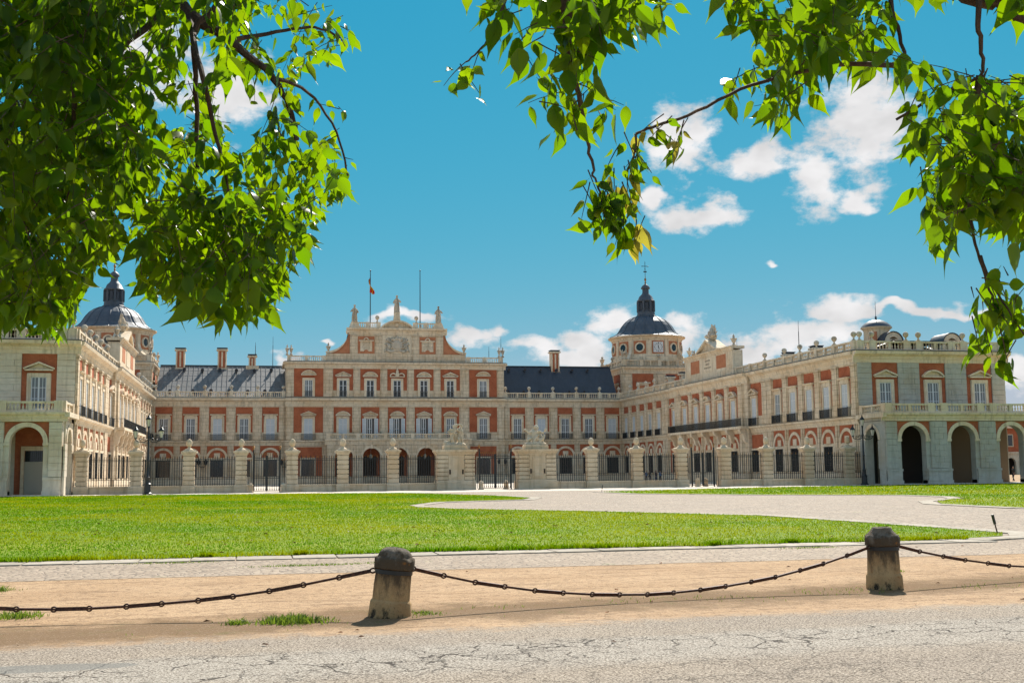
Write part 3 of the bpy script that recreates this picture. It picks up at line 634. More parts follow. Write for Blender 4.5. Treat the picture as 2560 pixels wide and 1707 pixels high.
def front_pattern(center, p, q, q2, s, n=5):
    b = [(center-2*p-q-q2-i*s, 's') for i in range(n-1, -1, -1)]+[(center-2*p-q, 'w')]+[(center+k*p, 'p') for k in (-2, -1, 0, 1, 2)]+[(center+2*p+q, 'w')]+[(center+2*p+q+q2+i*s, 's') for i in range(n)]
    return b
HW = {'s': 1.37, 'w': 2.43, 'p': 1.55}
def range_front(root, L, bays, mid, yproj, styles, dz, wide_ground=True, no_ground=(), balc=True, hoods=('seg', 'tri'), first_balc_mid=False):
    """two storeys of bays on a stone wall of length L; mid=(x0,x1) breaks forward by yproj"""
    w = MB(); w.box(0, L, 0, 1.2, 0, 14.2); w.box(mid[0], mid[1], -yproj, -.001, 0, 14.19); w.build('wall', STONE, root, (0, 0, dz))
    pl = MB(); pl.box(0, mid[0], -.16, .0, 0, 1.25); pl.box(mid[1], L, -.16, 0, 0, 1.25); pl.box(mid[0]-.1, mid[1]+.1, -yproj-.16, -yproj+.02, 0, 1.25); pl.build('plinth', TRIM, root, (0, 0, dz))
    for (z0, z1, out, nm) in ((6.5, 7.3, .5, 'string_cornice'), (13.0, 14.33, .75, 'cornice')):
        mb = MB(); pr = cornice_prof(z0, z1, out); mb.xprism(pr, 0, mid[0]); mb.xprism(pr, mid[1], L); mb.xprism([(a-yproj, b+.004) for a, b in pr], mid[0]-.12, mid[1]+.12); mb.build(nm, TRIM, root, (0, 0, dz))
    g = MB(); g.box(0, mid[0]-.12, -.78, .3, 14.335, 14.40); g.box(mid[1]+.12, L, -.78, .3, 14.335, 14.40); g.box(mid[0]-.14, mid[1]+.14, -.78-yproj, .3, 14.342, 14.41); g.build('gutter', ZINC, root, (0, 0, dz))
    yy = lambda x: -yproj if mid[0] < x < mid[1] else 0
    hw = {k: v for k, v in HW.items()}
    for i, (c, k) in enumerate(bays):
        y0 = yy(c)
        if k == 's':
            link('brick_panel', m_box('brick_panel', BRICK, -1.37, 1.37, -.015, .02, 8.72, 12.86), root, (c, y0, dz)); first_window(root, c, y0, 'flat', styles[i % len(styles)], dz=dz)
        elif k == 'w':
            link('brick_panel', m_box('brick_panel', BRICK, -2.43, 2.43, -.015, .02, 8.6, 12.86), root, (c, y0, dz)); first_window(root, c, y0, 'tri', styles[i % len(styles)], dz=dz)
        else:
            link('brick_panel', m_box('brick_panel', BRICK, -1.55, 1.55, -.015, .02, 8.6, 12.86), root, (c, y0, dz)); first_window(root, c, y0, hoods[i % 2], styles[i % len(styles)], balcony=first_balc_mid, dz=dz)
        if i in no_ground: continue
        if k == 'w': link('brick_panel', m_box('brick_panel', BRICK, -2.3, 2.3, -.018, .02, 1.4, 6.2), root, (c, y0, dz)); ground_window(root, c, y0, False, dz)
        else: ground_window(root, c, y0, True, dz)
    edges = [(0, 0)]+[(c, hw[k]) for c, k in bays]+[(L, 0)]
    for (a, ha), (b, hb) in zip(edges[:-1], edges[1:]):
        x0, x1 = a+ha, b-hb; wd = x1-x0
        if wd < .5: continue
        y0 = yy((x0+x1)/2); cut = [m for m in mid if x0+.3 < m < x1-.3]
        for (s0, s1) in (zip([x0]+cut, cut+[x1])):
            wd = s1-s0-.02
            if wd < .35: continue
            y0 = yy((s0+s1)/2); link('pilaster', m_pil(wd, 7.42, 13.0), root, ((s0+s1)/2, y0, dz))
            link('pilaster', m_pil(max(.5, wd-.66), 1.25, 6.5, False), root, ((s0+s1)/2, y0, dz))

# ------------------------------------------------------------------ main range
main = thing('palace_main_range', 'central red brick and limestone palace front with stepped attic and coat of arms', 'palace', (XL, YD, 0))
LM = XR-XL; c0 = LM/2
bays = front_pattern(c0, 4.562, 5.727, 6.182, 4.271)
M0, M1 = c0-18.55, c0+18.55; YP = .7
st = ['curt', 'curt', 'shut', 'curt', 'shut', 'shut', 'shut', 'open', 'open', 'open', 'curt', 'curt', 'curt', 'shut', 'curt', 'curt', 'shut']
range_front(main, LM, bays, (M0, M1), YP, st, 0., no_ground=(6, 7, 8, 9, 10))
sp = [b[0] for b in bays]
balustrade(main, [.5, (sp[0]+sp[1])/2, (sp[1]+sp[2])/2, (sp[2]+sp[3])/2, (sp[3]+sp[4])/2, M0-.4], .05, 14.42)
balustrade(main, [LM-x for x in (M0-.4, (sp[3]+sp[4])/2, (sp[2]+sp[3])/2, (sp[1]+sp[2])/2, (sp[0]+sp[1])/2, .5)], .05, 14.42)
# second storey of the centre
mb = MB(); mb.box(M0, M1, -YP, 9, 14.2, 20.3); mb.build('upper_wall', STONE, main)
mb = MB(); mb.xprism([(a-YP, b) for a, b in cornice_prof(19.35, 20.42, .7)], M0-.3, M1+.3); mb.box(M0-.55, M0, -YP-.4, 9, 20.0, 20.42); mb.box(M1, M1+.55, -YP-.4, 9, 20.0, 20.42); mb.build('upper_cornice', TRIM, main)
MB().box(M0-.34, M1+.34, -YP-.74, 0, 20.424, 20.50).build('gutter', ZINC, main)
ub = [(sp[5], 2.43, 'seg')]+[(sp[i], 1.68, k) for i, k in zip((6, 7, 8, 9, 10), ('tri', 'seg', 'broken', 'seg', 'tri'))]+[(sp[11], 2.43, 'seg')]
for i, (c, h, kind) in enumerate(ub):
    link('brick_panel', m_box('brick_panel', BRICK, -h, h, -.015, .02, 14.6 if h > 2 else 15.7, 19.32), main, (c, -YP, 0))
    p = link('window', m_surround(1.28, 14.55, 17.4, .34), main, (c, -YP-.02, 0)); link('pediment', m_hood(kind, 1.25, 17.95 if h < 2 else 18.15, .72), p, (0, -.012, 0))
    shutters_or_glass(p, 1.28, 14.55, 17.4, 'curt' if h > 2 else ('glass6' if kind == 'tri' else 'glass')); link('balcony', m_rail(1.26, 14.6, 15.5, .11), p)
xs = [M0]+[v for c, h, k in ub for v in (c-h, c+h)]+[M1]
for a, b in zip(xs[::2], xs[1::2]): link('pilaster', m_pil(b-a-.02, 14.5, 19.36), main, ((a+b)/2, -YP, 0))
# second-storey balustrades with paired urns
for s in (-1, 1):
    f = lambda d: c0+s*d
    P = sorted([f(18.1), f(15.2), f(12.3)]); balustrade(main, P, -YP+.2, 20.5, .95, finials=False)
    for dx in (-.33, .33): link('urn', URN(), main, (f(18.1)+dx, -YP+.2, 21.52), scale=(.72, .72, .95))
    link('urn', URN(), main, (f(11.6), -YP+.3, 21.95), scale=(.9, .9, .95))
# attic: die wall, scroll volutes, panels, coat of arms
AY = -YP+.25
mb = MB(); mb.box(c0-8.0, c0+8.0, AY, 3, 20.5, 25.6); mb.box(c0-11.9, c0+11.9, AY-.1, 2.4, 20.5, 21.9); mb.build('attic_wall', STONE, main)
mb = MB(); mb.xprism([(a+AY, b) for a, b in cornice_prof(25.2, 26.32, .65)], c0-8.6, c0+8.6); mb.build('attic_cornice', TRIM, main)
for s in (-1, 1):
    prof = [(8.02, 21.92)]; outer = []
    for i in range(13):
        t = i/12*math.pi/2; outer.append((11.9-3.7*math.sin(t), 21.92+4.1*(1-math.cos(t))))
    prof = [(8.02, 21.92), (11.9, 21.92)]+outer[1:]+[(8.02, 26.0)]
    P = [(c0+s*x, z) for x, z in prof]; MB().yprism(P if s > 0 else P[::-1], AY+.12, AY+.8).build('scroll_panel', STUCCO, main)
    band = [(c0+s*x, z) for x, z in outer]; b2 = [(c0+s*(x+.12-.3*(i/12)), z+.38-.1*(i/12)) for i, (x, z) in enumerate(outer)]
    Q = band+b2[::-1]; MB().yprism(Q if s < 0 else Q[::-1], AY-.12, AY+.9).build('scroll', TRIM, main)
    MB().lathe([(.3, -.5), (.3, .5)], 14).build('scroll_eye', TRIM, main, (c0+s*8.35, AY+.2, 25.75)).rotation_euler = (R_(90), 0, 0)
    # pilasters
for x in (-7.3, -3.2, 3.2, 7.3): link('pilaster', m_pil(1.25, 20.55, 25.2), main, (c0+x, AY-.02, 0))
for s, lines in ((-1, ('PHILIPPVS II', 'INSTITVIT', 'PHILIPPVS V', 'PROVEXIT')), (1, ('FERDINANDVS VI', 'PIVS FELIX', 'CONSVMMAVIT', 'AN MDCCLII'))):
    c = c0+s*5.25
    link('brick_panel', m_box('brick_panel', STUCCO, -1.55, 1.55, -.03, .02, 21.95, 24.9), main, (c, AY, 0))
    mb = MB(); mb.yprism([(-1.0, 22.35), (-.42, 22.35), (-.3, 22.55), (0, 22.65), (.3, 22.55), (.42, 22.35), (1.0, 22.35), (1.0, 24.05), (-1.0, 24.05)], -.1, -.03)
    mb.box(-1.25, 1.25, -.3, -.03, 24.05, 24.25); mb.ring(0, 24.25, .28, .46, 0, math.pi, -.28, -.03, 10); pq = mb.build('inscription_panel', TRIM, main, (c, AY, 0))
    for i, t in enumerate(lines):
        lettering(t, .25, pq, (0, -.108, 23.68-i*.33), LETTER)
mb = MB(); mb.box(-2.5, 2.5, -.06, 0, 21.95, 25.1); bk = mb.build('relief_panel', TRIM, main, (c0, AY, 0))
mb = MB()
mb.ball((0, -.1, 23.3), 1, 12, 8, (.85, .35, 1.05)); mb.ball((0, -.1, 24.55), .5, 10, 6, (1.1, .7, .6)); mb.ball((0, -.15, 24.95), .2, 8, 6)
for i in range(9):
    t = math.pi*(-.1+1.2*i/8); mb.tube([(math.cos(t)*.8, -.1, 23.3+math.sin(t)*.8), (math.cos(t)*1.75, -.22, 23.35+math.sin(t)*1.35), (math.cos(t)*2.15, -.1, 23.3+math.sin(t)*1.5)], [.14, .26, .1], 6)
for s in (-1, 1):
    mb.tube([(s*.4, -.1, 22.5), (s*1.1, -.25, 22.3), (s*1.9, -.2, 22.6), (s*2.2, -.1, 22.2)], [.2, .28, .25, .1], 7); mb.tube([(s*.9, -.1, 24.2), (s*1.4, -.25, 24.5), (s*1.9, -.1, 24.3)], [.15, .22, .1], 6); mb.ball((s*1.45, -.2, 23.2), .35, 8, 6)
mb.box(-.5, .5, -.46, -.3, 22.8, 23.9)
link('coat_of_arms', voxel(mb, STATUE, .07, 2, 'coat_of_arms'), main, (c0, AY-.05, 0))
# top pediment, balustrade
mb = MB(); hw, h = 2.75, 1.2; Rr = (hw*hw+h*h)/(2*h); cz = 26.38+h-Rr; a = math.asin(hw/Rr)
mb.disc(0, cz, Rr-.1, math.pi/2-a, math.pi/2+a, .1, .7, 16); mb.ring(0, cz, Rr-.14, Rr+.14, math.pi/2-a-.03, math.pi/2+a+.03, -.45, .8, 18); mb.ball((0, .0, 26.95), .3, 10, 6, (1.3, .7, 1.3)); mb.build('crowning_pediment', TRIM, main, (c0, AY, 0))
for s in (-1, 1):
    balustrade(main, sorted([c0+s*7.4, c0+s*5.0, c0+s*3.1]), AY+.2, 26.34, .95, finials=False); link('ball_finial', FIN(), main, (c0+s*3.35, AY+.2, 27.3), scale=(1.15, 1.15, 1.25)); MB().frustum(-.95, .95, -.5, .9, 26.32, 27.35, .62).build('statue_pedestal', TRIM, main, (c0+s*7.2, AY+.3, 0))
mb = MB(); mb.frustum(-.6, .6, -.5, .5, 27.55, 28.9, .75); mb.box(-.5, .5, -.42, .42, 28.9, 29.1); mb.build('statue_pedestal', TRIM, main, (c0, AY+.2, 0))
# central arcade porch with terrace
PX, PY = 11.95, -3.7
mb = MB()
for i in range(-2, 3): mb.arch_wall(c0+i*4.562-2.281, c0+i*4.562+2.281, 0, 6.55, c0+i*4.562, 1.48, 4.45, PY, PY+.8)
mb.box(c0-PX, c0-11.405, PY, PY+.8, 0, 6.55); mb.box(c0+11.405, c0+PX, PY, PY+.8, 0, 6.55)
mb.box(c0-PX, c0-PX+.8, PY+.8, -YP, 0, 6.55); mb.box(c0+PX-.8, c0+PX, PY+.8, -YP, 0, 6.55); mb.box(c0-PX+.8, c0+PX-.8, PY+.8, -YP, 6.1, 6.5)
mb.build('porch_arcade', STONE, main)
mb = MB(); mb.xprism([(a+PY, b+.008) for a, b in cornice_prof(6.5, 7.42, .5)], c0-PX-.3, c0+PX+.3); mb.box(c0-PX, c0+PX, PY, -YP, 6.9, 7.38); mb.build('porch_cornice', TRIM, main)
for i in range(-2, 3):
    mb = MB(); mb.ring(0, 4.45, 1.48, 1.86, 0, math.pi, -.09, .02, 16); mb.box(-.2, .2, -.18, .02, 5.85, 6.5); mb.box(-1.95, -1.44, -.12, .02, 4.22, 4.45); mb.box(1.44, 1.95, -.12, .02, 4.22, 4.45); mb.build('arch', TRIM, main, (c0+i*4.562, PY-.002, 0))
    link('door', m_box('door', SHADE, -1.1, 1.1, -.03, .02, .1, 4.6), main, (c0+i*4.562, -YP, 0))  # flat near-black panel in place of a shaded door recess
    if i not in (-2, 2): 
        lp = MB(); lp.tube([(0, 0, 6.1), (0, 0, 4.9)], .025, 5); lp.lathe([(.05, 0), (.22, .1), (.28, .6), (.1, .75), (.02, .8)], 6, (0, 0, 4.15)); lp.build('hanging_lantern', DOORM, main, (c0+i*4.562, PY+1.6, 0))
for i in range(-3, 3): link('pilaster', m_pil(.95, .02, 6.5, False), main, (c0+(i+.5)*4.562, PY, 0))
link('brick_panel', m_box('brick_panel', BRICK, -11.1, 11.1, -.01, .02, .05, 6.05), main, (c0, -YP, 0))
balustrade(main, [c0+k for k in (-11.7, -6.843, -2.281, 2.281, 6.843, 11.7)], PY+.25, 7.40, .84, finials=False, dz=.01)
# roofs
def roof(root, x0, x1, y0, z0, y1, z1, m, battens, vents):
    mb = MB(); e = .12; n = Vector((0, -(z1-z0), (y1-y0))).normalized()
    mb.add([(x0, y0, z0), (x1, y0, z0), (x1, y1, z1), (x0, y1, z1), (x0, y1+(y1-y0)*.9, z0), (x1, y1+(y1-y0)*.9, z0)], [(0, 1, 2, 3), (3, 2, 5, 4), (0, 3, 4), (1, 5, 2), (0, 4, 5, 1)])
    r = mb.build('roof', m, root); MB().box(x0, x1, y1-.18, y1+.18, z1-.05, z1+.09).build('ridge', ZINC, r)
    th = math.atan2(z1-z0, y1-y0); ln = math.hypot(z1-z0, y1-y0)
    if battens:
        k = int((x1-x0)/.8); bm_ = MB().box(-.035, .035, 0, ln-.1, -.02, .075).mesh('batten', m)
        for i in range(1, k): link('batten', bm_, r, (x0+(x1-x0)*i/k, y0, z0), (th, 0, 0))
        hz = MB().box(x0, x1, -.02, .02, -.02, .018).mesh('lap', m)
        for i in range(1, 6): link('lap', hz, r, (0, y0+(y1-y0)*i/6, z0+(z1-z0)*i/6), (th, 0, 0))
    def vm():
        mb = MB(); mb.lathe([(.24, -.3), (.24, .42), (.3, .42), (.3, .5)], 10); mb.lathe([(.17, .501), (.17, .51)], 10, mi=1); return mb.mesh('vent', [ZINC, SHADE], True)
    for (x, f) in vents:
        link('vent', cached('vent', vm), r, (x, y0+(y1-y0)*f-.05, z0+(z1-z0)*f+.18), (R_(80), 0, 0))
    return r
r1 = roof(main, .4, M0, 1.0, 14.5, 10.4, 20.62, LEAD, True, [(2.6, .14), (6.3, .14), (9.2, .16), (12.2, .14), (15.2, .14), (18, .15), (4.5, .82), (7.5, .8), (10.4, .82), (13.2, .8), (16.2, .8), (19.1, .82)])
r2 = roof(main, M1, LM-.4, 1.0, 14.5, 5.55, 20.55, ZINC, False, [(M1+1.2+i*2.75, .16) for i in range(7)]+[(M1+2+i*2.9, .84) for i in range(6)])  # pitched steeper and in darker sheet to put this side in shade
def chimney(root, x, y, z0, z1, w=1.35):
    mb = MB(); mb.box(-w/2, w/2, -w/2, w/2, z0, z1-.5); mb.box(-w/2-.22, w/2+.22, -w/2-.22, w/2+.22, z1-.5, z1-.28); mb.box(-w/2-.12, w/2+.12, -w/2-.12, w/2+.12, z0, z0+.5)
    mb.box(-w/2-.05, w/2+.05, -w/2-.05, w/2+.05, z1-.28, z1-.1, 1); mb.box(-w/2-.15, w/2+.15, -w/2-.15, w/2+.15, z1-.1, z1, 1)
    mb.box(-w/2+.25, w/2-.25, -w/2-.03, w/2, z0+.6, z1-.6, 2); mb.box(-.14, .14, -w/2-.06, w/2, z0+.75, z1-.75); return mb.build('chimney', [TRIM, ZINC, BRICK], root, (x, y, 0))
for u, v1, w in ((452, 870, 1.5), (556, 870, 1.5), (631, 886, 1.25)):
    P = on_y(u, v1, YD+10.2); chimney(r1, P[0]-XL, 10.2, 19.6, P[2], w)
P = on_y(1385.6, 876, YD+5.6); chimney(r2, P[0]-XL, 5.6, 19.0, P[2], 1.5)
MB().box(-1.1, 1.1, -.8, .8, 19.6, 20.6).build('chimney_base', TRIM, r1, (on_y(631, 915, YD+10.2)[0]-XL, 10.2, 0))
ROD = lambda: cached('rod', lambda: MB().lathe([(.09, 0), (.05, .1), (.045, .7), (.03, .72), (.02, 1)], 6).mesh('rod', IRON))
for u, v0, v1, y in ((682.7, 841, 914, YD+8), (639, 855, 880, YD+8), (1252, 841, 905, YD+7), (1222, 866, 900, YD+7)):
    a, b = on_y(u, v0, y), on_y(u, v1, y); link('lightning_rod', ROD(), main, (a[0]-XL, y-YD, b[2]-.4), scale=(1, 1, a[2]-b[2]+.4))
for u, v in ((1257, 1158), (712, 1160), (505, 1160)):
    P = on_y(u, v, YD-1.2); w = thing('wall_lantern', {1257: 'black twin wall lantern seen through the central gate', 712: 'black wall lantern beside the gate near the narrow piers', 505: 'small black wall lantern between grilled windows behind the railing'}[u], 'lantern', (P[0], YD-.05-(YP if u == 712 else 0), P[2]-.6))
    mb = MB(); mb.box(-.08, .08, -.12, 0, -.3, .9); mb.tube([(0, -.1, .2), (-.3, -.5, .1), (-.55, -.6, .5)], .05, 5); mb.tube([(0, -.1, .2), (.3, -.5, .1), (.55, -.6, .5)], .05, 5); mb.build('bracket', IRON, w)
    for s in (-1, 1): MB().lathe([(.1, 0), (.24, .1), (.32, .55), (.36, .58), (.2, .75), (.03, .95)], 6, (s*.55, -.6, .5)).build('lantern_body', IRON, w)

# ------------------------------------------------------------------ wings
LW = YD-YF
def build_wing(root, dz, trophy_label, cap_rods):
    c = LW/2; bays = front_pattern(c, 4.65, 5.85, 7.2, 4.32); mid = (c-14.0, c+14.0); yp = .45
    st = ['shut', 'shut', 'shut', 'curt', 'shut', 'shut', 'shut', 'shut', 'shut', 'shut', 'shut', 'shut', 'curt', 'shut', 'shut', 'shut', 'shut']
    range_front(root, LW, bays, mid, yp, st, dz)
    sp = [b[0] for b in bays]; mids = [(a+b)/2 for a, b in zip(sp[:-1], sp[1:])]
    balustrade(root, [.6]+mids[:4]+[(sp[4]+sp[5])/2, mid[0]-.2, c-9.6], .0, 14.43, dz=dz, finials=(1, 2, 3, 4, 5))
    balustrade(root, [c+9.6, mid[1]+.2, (sp[11]+sp[12])/2]+mids[12:]+[LW-.45], .0, 14.43, dz=dz, finials=(2, 3, 4, 5, 6, 7))
    # attic with small pediment, inscription and trophy
    ay = -yp+.1
    mb = MB(); mb.box(c-9.15, c+9.15, ay, 1.1, 14.42, 17.9); mb.box(c-9.6, c+9.6, ay-.12, 1.2, 14.42, 15.3); mb.build('attic_wall', TRIM, root, (0, 0, dz))
    mb = MB(); mb.xprism([(a+ay, b) for a, b in cornice_prof(17.85, 18.45, .45)], c-9.4, c+9.4); mb.box(c-9.4, c+9.4, ay, 1.3, 18.1, 18.449); mb.build('attic_cornice', TRIM, root, (0, 0, dz))
    for s in (-1, 1): link('brick_panel', m_box('brick_panel', STUCCO, -1.75, 1.75, -.02, .02, 15.75, 17.6), root, (c+s*5.0, ay, dz))
    mb = MB(); mb.yprism([(-3.3, 18.46), (3.3, 18.46), (0, 20.0)], .1, 1.6)
    for s in (-1, 1):
        q = [(s*3.6, 18.46), (0, 20.0), (0, 20.28), (s*3.7, 18.72)]; mb.yprism(q if s < 0 else q[::-1], -.35, 1.7)
    mb.build('pediment', TRIM, root, (c, ay, dz))
    pq = MB().box(-1.75, 1.75, -.05, .0, 15.6, 17.7).build('inscription_panel', TRIM, root, (c, ay, dz))
    if trophy_label:
        for i, t in enumerate(('CAROLVS III', 'ADIECIT', 'AN MDCCLXXV')):
            lettering(t, .36, pq, (0, -.058, 17.1-i*.5), LETTER)
    for s in (-1, 1): link('urn', URN(), root, (c+s*8.5, ay+.5, 18.45+dz), scale=(.95, .95, .85))
    # long iron balcony on consoles
    bz = MB(); bz.box(c-14.1, c+14.1, -yp-1.15, -yp, 7.05, 7.36); bz.build('balcony_slab', TRIM, root, (0, 0, dz))
    link('long_balcony', m_rail(28.0, 7.44, 8.34, 1.1+yp, .16), root, (c, 0, dz))
    def cons():
        mb = MB(); P = [(0, 7.04), (-1.1, 7.04), (-1.12, 6.75), (-.95, 6.45), (-.7, 6.35), (-.55, 6.0), (-.5, 5.6), (-.3, 5.3), (0, 5.15)]; mb.xprism(P, -.32, .32); return mb.mesh('console', TRIM)
    for i in range(7): link('console', cached('cons', cons), root, (c-13.4+i*26.8/6, -yp, dz))
    mb = MB(); e = LW; mb.add([(.5, .8, 14.3), (e-.5, .8, 14.3), (e-.5, 5, 15.6), (.5, 5, 15.6), (.5, 12, 15.6), (e-.5, 12, 15.6)], [(0, 1, 2, 3), (3, 2, 5, 4)]); rf = mb.build('roof', ZINC, root, (0, 0, dz))
    return rf, c, ay
TROPHY = None
def trophy_mesh():
    mb = MB(); mb.ball((0, 0, .5), .9, 10, 7, (1.3, .6, .7)); mb.ball((.2, -.3, 1.0), .5, 10, 7); mb.lathe([(.4, 0), (.5, .5), (.35, .95), (.15, 1.2), (.18, 1.4), (.05, 1.6)], 8, (-.1, 0, .8))
    for a, l, r in ((-75, 1.7, .1), (-55, 2.0, .13), (-35, 1.7, .18), (-15, 2.3, .2), (5, 2.0, .22), (22, 2.2, .17), (40, 1.9, .15), (60, 1.9, .12), (80, 1.6, .1)):
        t = R_(a); mb.tube([(0, .1, .4), (math.sin(t)*l*.6, .1, .4+math.cos(t)*l*.6), (math.sin(t)*l, .1, .4+math.cos(t)*l*.92)], [.14, r, .05], 6)
    for s in (-1, 1): mb.lathe([(.05, -.1), (.55, -.06), (.55, .06), (.05, .1)], 12, (s*.95, -.35, .65)); mb.ball((s*.95, -.45, .65), .35, 8, 6)
    return voxel(mb, STATUE, .06, 0, 'trophy')
wr = thing('palace_wing', 'long shaded brick and stone palace wing behind the fence on the lamp-lit lawn side', 'palace wing', (XR, YD, 0), R_(-90))
wr['label'] = 'receding palace wing in shade with black iron balcony, under the clock tower'
rf, wc, way = build_wing(wr, .004, True, None)
wl = thing('palace_wing', 'sunlit palace wing with big stone balcony brackets, half hidden by the dense foliage', 'palace wing', (XL, YF, 0), R_(90))
rfl, _, _ = build_wing(wl, .006, False, None)
tm = trophy_mesh()
t1 = tag(link('trophy_sculpture', tm, None, (XR+.5, YD-wc, 20.15), (0, 0, R_(-90))), 'stone trophy of flags and shields on the pediment beside the clock tower', 'sculpture')
t2 = tag(link('trophy_sculpture', tm, None, (XL-.5, YF+wc, 20.15), (0, 0, R_(90))), 'stone trophy carving on the sunlit wing pediment under the foliage', 'sculpture')
for x in (13, 19.5, 58.5, 66.5): chimney(rf, x, 4.5, 14.4, 17.6 if x < 30 else 16.9, 1.1)
for u, v0, v1 in ((1998, 801, 880), (1844, 847, 916)):
    a, b = on_x(u, v0, XR+3), on_x(u, v1, XR+3); link('lightning_rod', ROD(), wr, (YD-b[1], 3, b[2]-.8), scale=(1, 1, a[2]-b[2]+.8))

# ------------------------------------------------------------------ domed towers
def tower(root, clock):
    H = 6.9
    mb = MB(); mb.box(-H, H, -H, H, 10, 20.0); mb.build('wall', STONE, root)
    for ang in range(4):
        s = link('tower_side', None, root, (0, 0, 0), (0, 0, ang*math.pi/2))
        for cx in (-3.2, 3.2):
            link('brick_panel', m_box('brick_panel', BRICK, -2.0, 2.0, -.03, .02, 15.2, 19.2), s, (cx, -H, 0))
            mb = MB(); mb.box(-1.05, 1.05, -.14, .0, 15.2, 17.4); mb.box(-1.3, 1.3, -.4, 0, 17.4, 17.62); mb.build('surround', TRIM, s, (cx, -H-.02, 0)); link('pane', m_box('pane', STUCCO, -.7, .7, -.17, -.13, 15.2, 17.1), s, (cx, -H-.02, 0))
        for cx in (-6.15, 0, 6.15): link('pilaster', m_pil(1.45, 14.5, 19.3), s, (cx, -H, 0))
        mb = MB(); mb.xprism([(a-H, b) for a, b in cornice_prof(19.2, 20.45, .6)], -H-.5, H+.5); mb.build('cornice', TRIM, s, (0, 0, .003*ang))
        link('gutter', m_box('gutter', ZINC, -H-.5, H+.5, -H-.64, -H+.3, 20.455, 20.52), s, (0, 0, .004*ang))
        balustrade(s, [-H+.3, -3.4, 0, 3.4, H-.3], -H+.1, 20.53, 1.15, finials=(2,), dz=.003*ang)
        for dx in (-.35, .35): link('urn', URN(), s, (-H+.3+dx, -H+.1, 21.76), scale=(.8, .8, .95))
    n = 16; r = 6.45
    mb = MB(); mb.lathe([(r+.25, 20.5), (r+.25, 22.4), (r, 22.5), (r, 25.6), (r+.15, 25.7), (r+.2, 25.95), (r+.75, 26.25), (r+.78, 26.4), (2, 26.5)], 48); mb.build('drum', TRIM, root, smooth=True)
    for i in range(12):
        o = link('drum_bay', None, root, (0, 0, 0), (0, 0, math.pi/6*i))
        def curved(w, z0, z1, d, m, nm):
            k = 6; a = w/2/r; P = []
            for j in range(k+1):
                q = -a+2*a*j/k; P += [((r+d)*math.sin(q), -(r+d)*math.cos(q), z0), ((r+d)*math.sin(q), -(r+d)*math.cos(q), z1)]
            return cached((nm, w, z0, z1, d, m.name), lambda: MB().add(P, [(2*j, 2*j+2, 2*j+3, 2*j+1) for j in range(k)]).mesh(nm, m))
        link('stucco_panel', curved(2.3, 22.95, 25.35, .02, STUCCO, 'stucco_panel'), o)
        link('drum_pilaster', curved(.8, 22.5, 25.6, .09, TRIM, 'drum_pilaster'), o, (0, 0, 0), (0, 0, math.pi/12))
        if clock and i == 0:
            ck = MB().box(-.92, .92, -.16, .1, 23.2, 25.1).build('clock_face', WHITE, o, (0, -r, 0))
            mb = MB()
            for j in range(12):
                a = j*math.pi/6; cx, cz = math.sin(a)*.72, 24.15+math.cos(a)*.72; ca, sa = math.cos(a), math.sin(a)
                for off in ((-.05, .05) if j % 3 else (-.08, 0, .08)):
                    q = [(off-.017, -.11), (off+.017, -.11), (off+.017, .11), (off-.017, .11)]; mb.yprism([(cx+x*ca+z*sa, cz-x*sa+z*ca) for x, z in q], -.19, -.163)
            mb.build('numerals', IRON, ck)
            for a, l, w in ((-.19, .6, .045), (2.87, .5, .06)):
                ca, sa = math.cos(a), math.sin(a); q = [(-w, -.1), (w, -.1), (w*.4, l), (-w*.4, l)]; MB().yprism([(x*ca+z*sa, 24.15-x*sa+z*ca) for x, z in q], -.22, -.195).build('clock_hand', IRON, ck)
        else:
            q = MB(); q.ring(0, 24.15, .66, .92, 0, 2*math.pi, -.16, .15, 20); w = q.build('oculus', TRIM, o, (0, -r, 0)); MB().disc(0, 24.15, .68, 0, 2*math.pi, -.07, .1, 20).build('pane', GLASS, w)
            q = MB(); q.box(-.02, .02, -.1, -.06, 23.5, 24.8); q.box(-.66, .66, -.1, -.06, 24.13, 24.17); q.build('glazing_bar', IRON, w)
        if i % 3 == 1:
            P = [(0, 21.7)]+[(-.2-2.6*(1-math.sin(k/8*math.pi/2)), 21.7+3.0*(1-math.cos(k/8*math.pi/2))) for k in range(9)]+[(0, 24.9)]
            b = MB().xprism([(y, z) for y, z in P], -.3, .3).build('buttress_scroll', TRIM, o); b.location = (math.sin(math.pi/12)*r*.98, -math.cos(math.pi/12)*r*.98, 0); b.rotation_euler = (0, 0, math.pi/12)
    prof = [(7.18, 26.4), (6.5, 26.62), (5.9, 26.95), (5.45, 27.4), (5.1, 27.95), (4.7, 28.6), (4.1, 29.3), (3.3, 29.9), (2.4, 30.3), (1.75, 30.45)]
    P = []; n = 64
    for rr, z in prof: P += [((rr+(.035 if i % 2 else 0))*math.cos(2*math.pi*i/n), (rr+(.035 if i % 2 else 0))*math.sin(2*math.pi*i/n), z) for i in range(n)]
    mb = MB(); mb.add(P, [(j*n+i, j*n+(i+1) % n, (j+1)*n+(i+1) % n, (j+1)*n+i) for j in range(len(prof)-1) for i in range(n)]); dm = mb.build('dome', DOME, root)
    rib = MB().tube([(rr, 0, z+.02) for rr, z in prof], .085, 5).mesh('rib', DOME, True)
    for i in range(16): link('rib', rib, dm, (0, 0, 0), (0, 0, 2*math.pi*i/16))
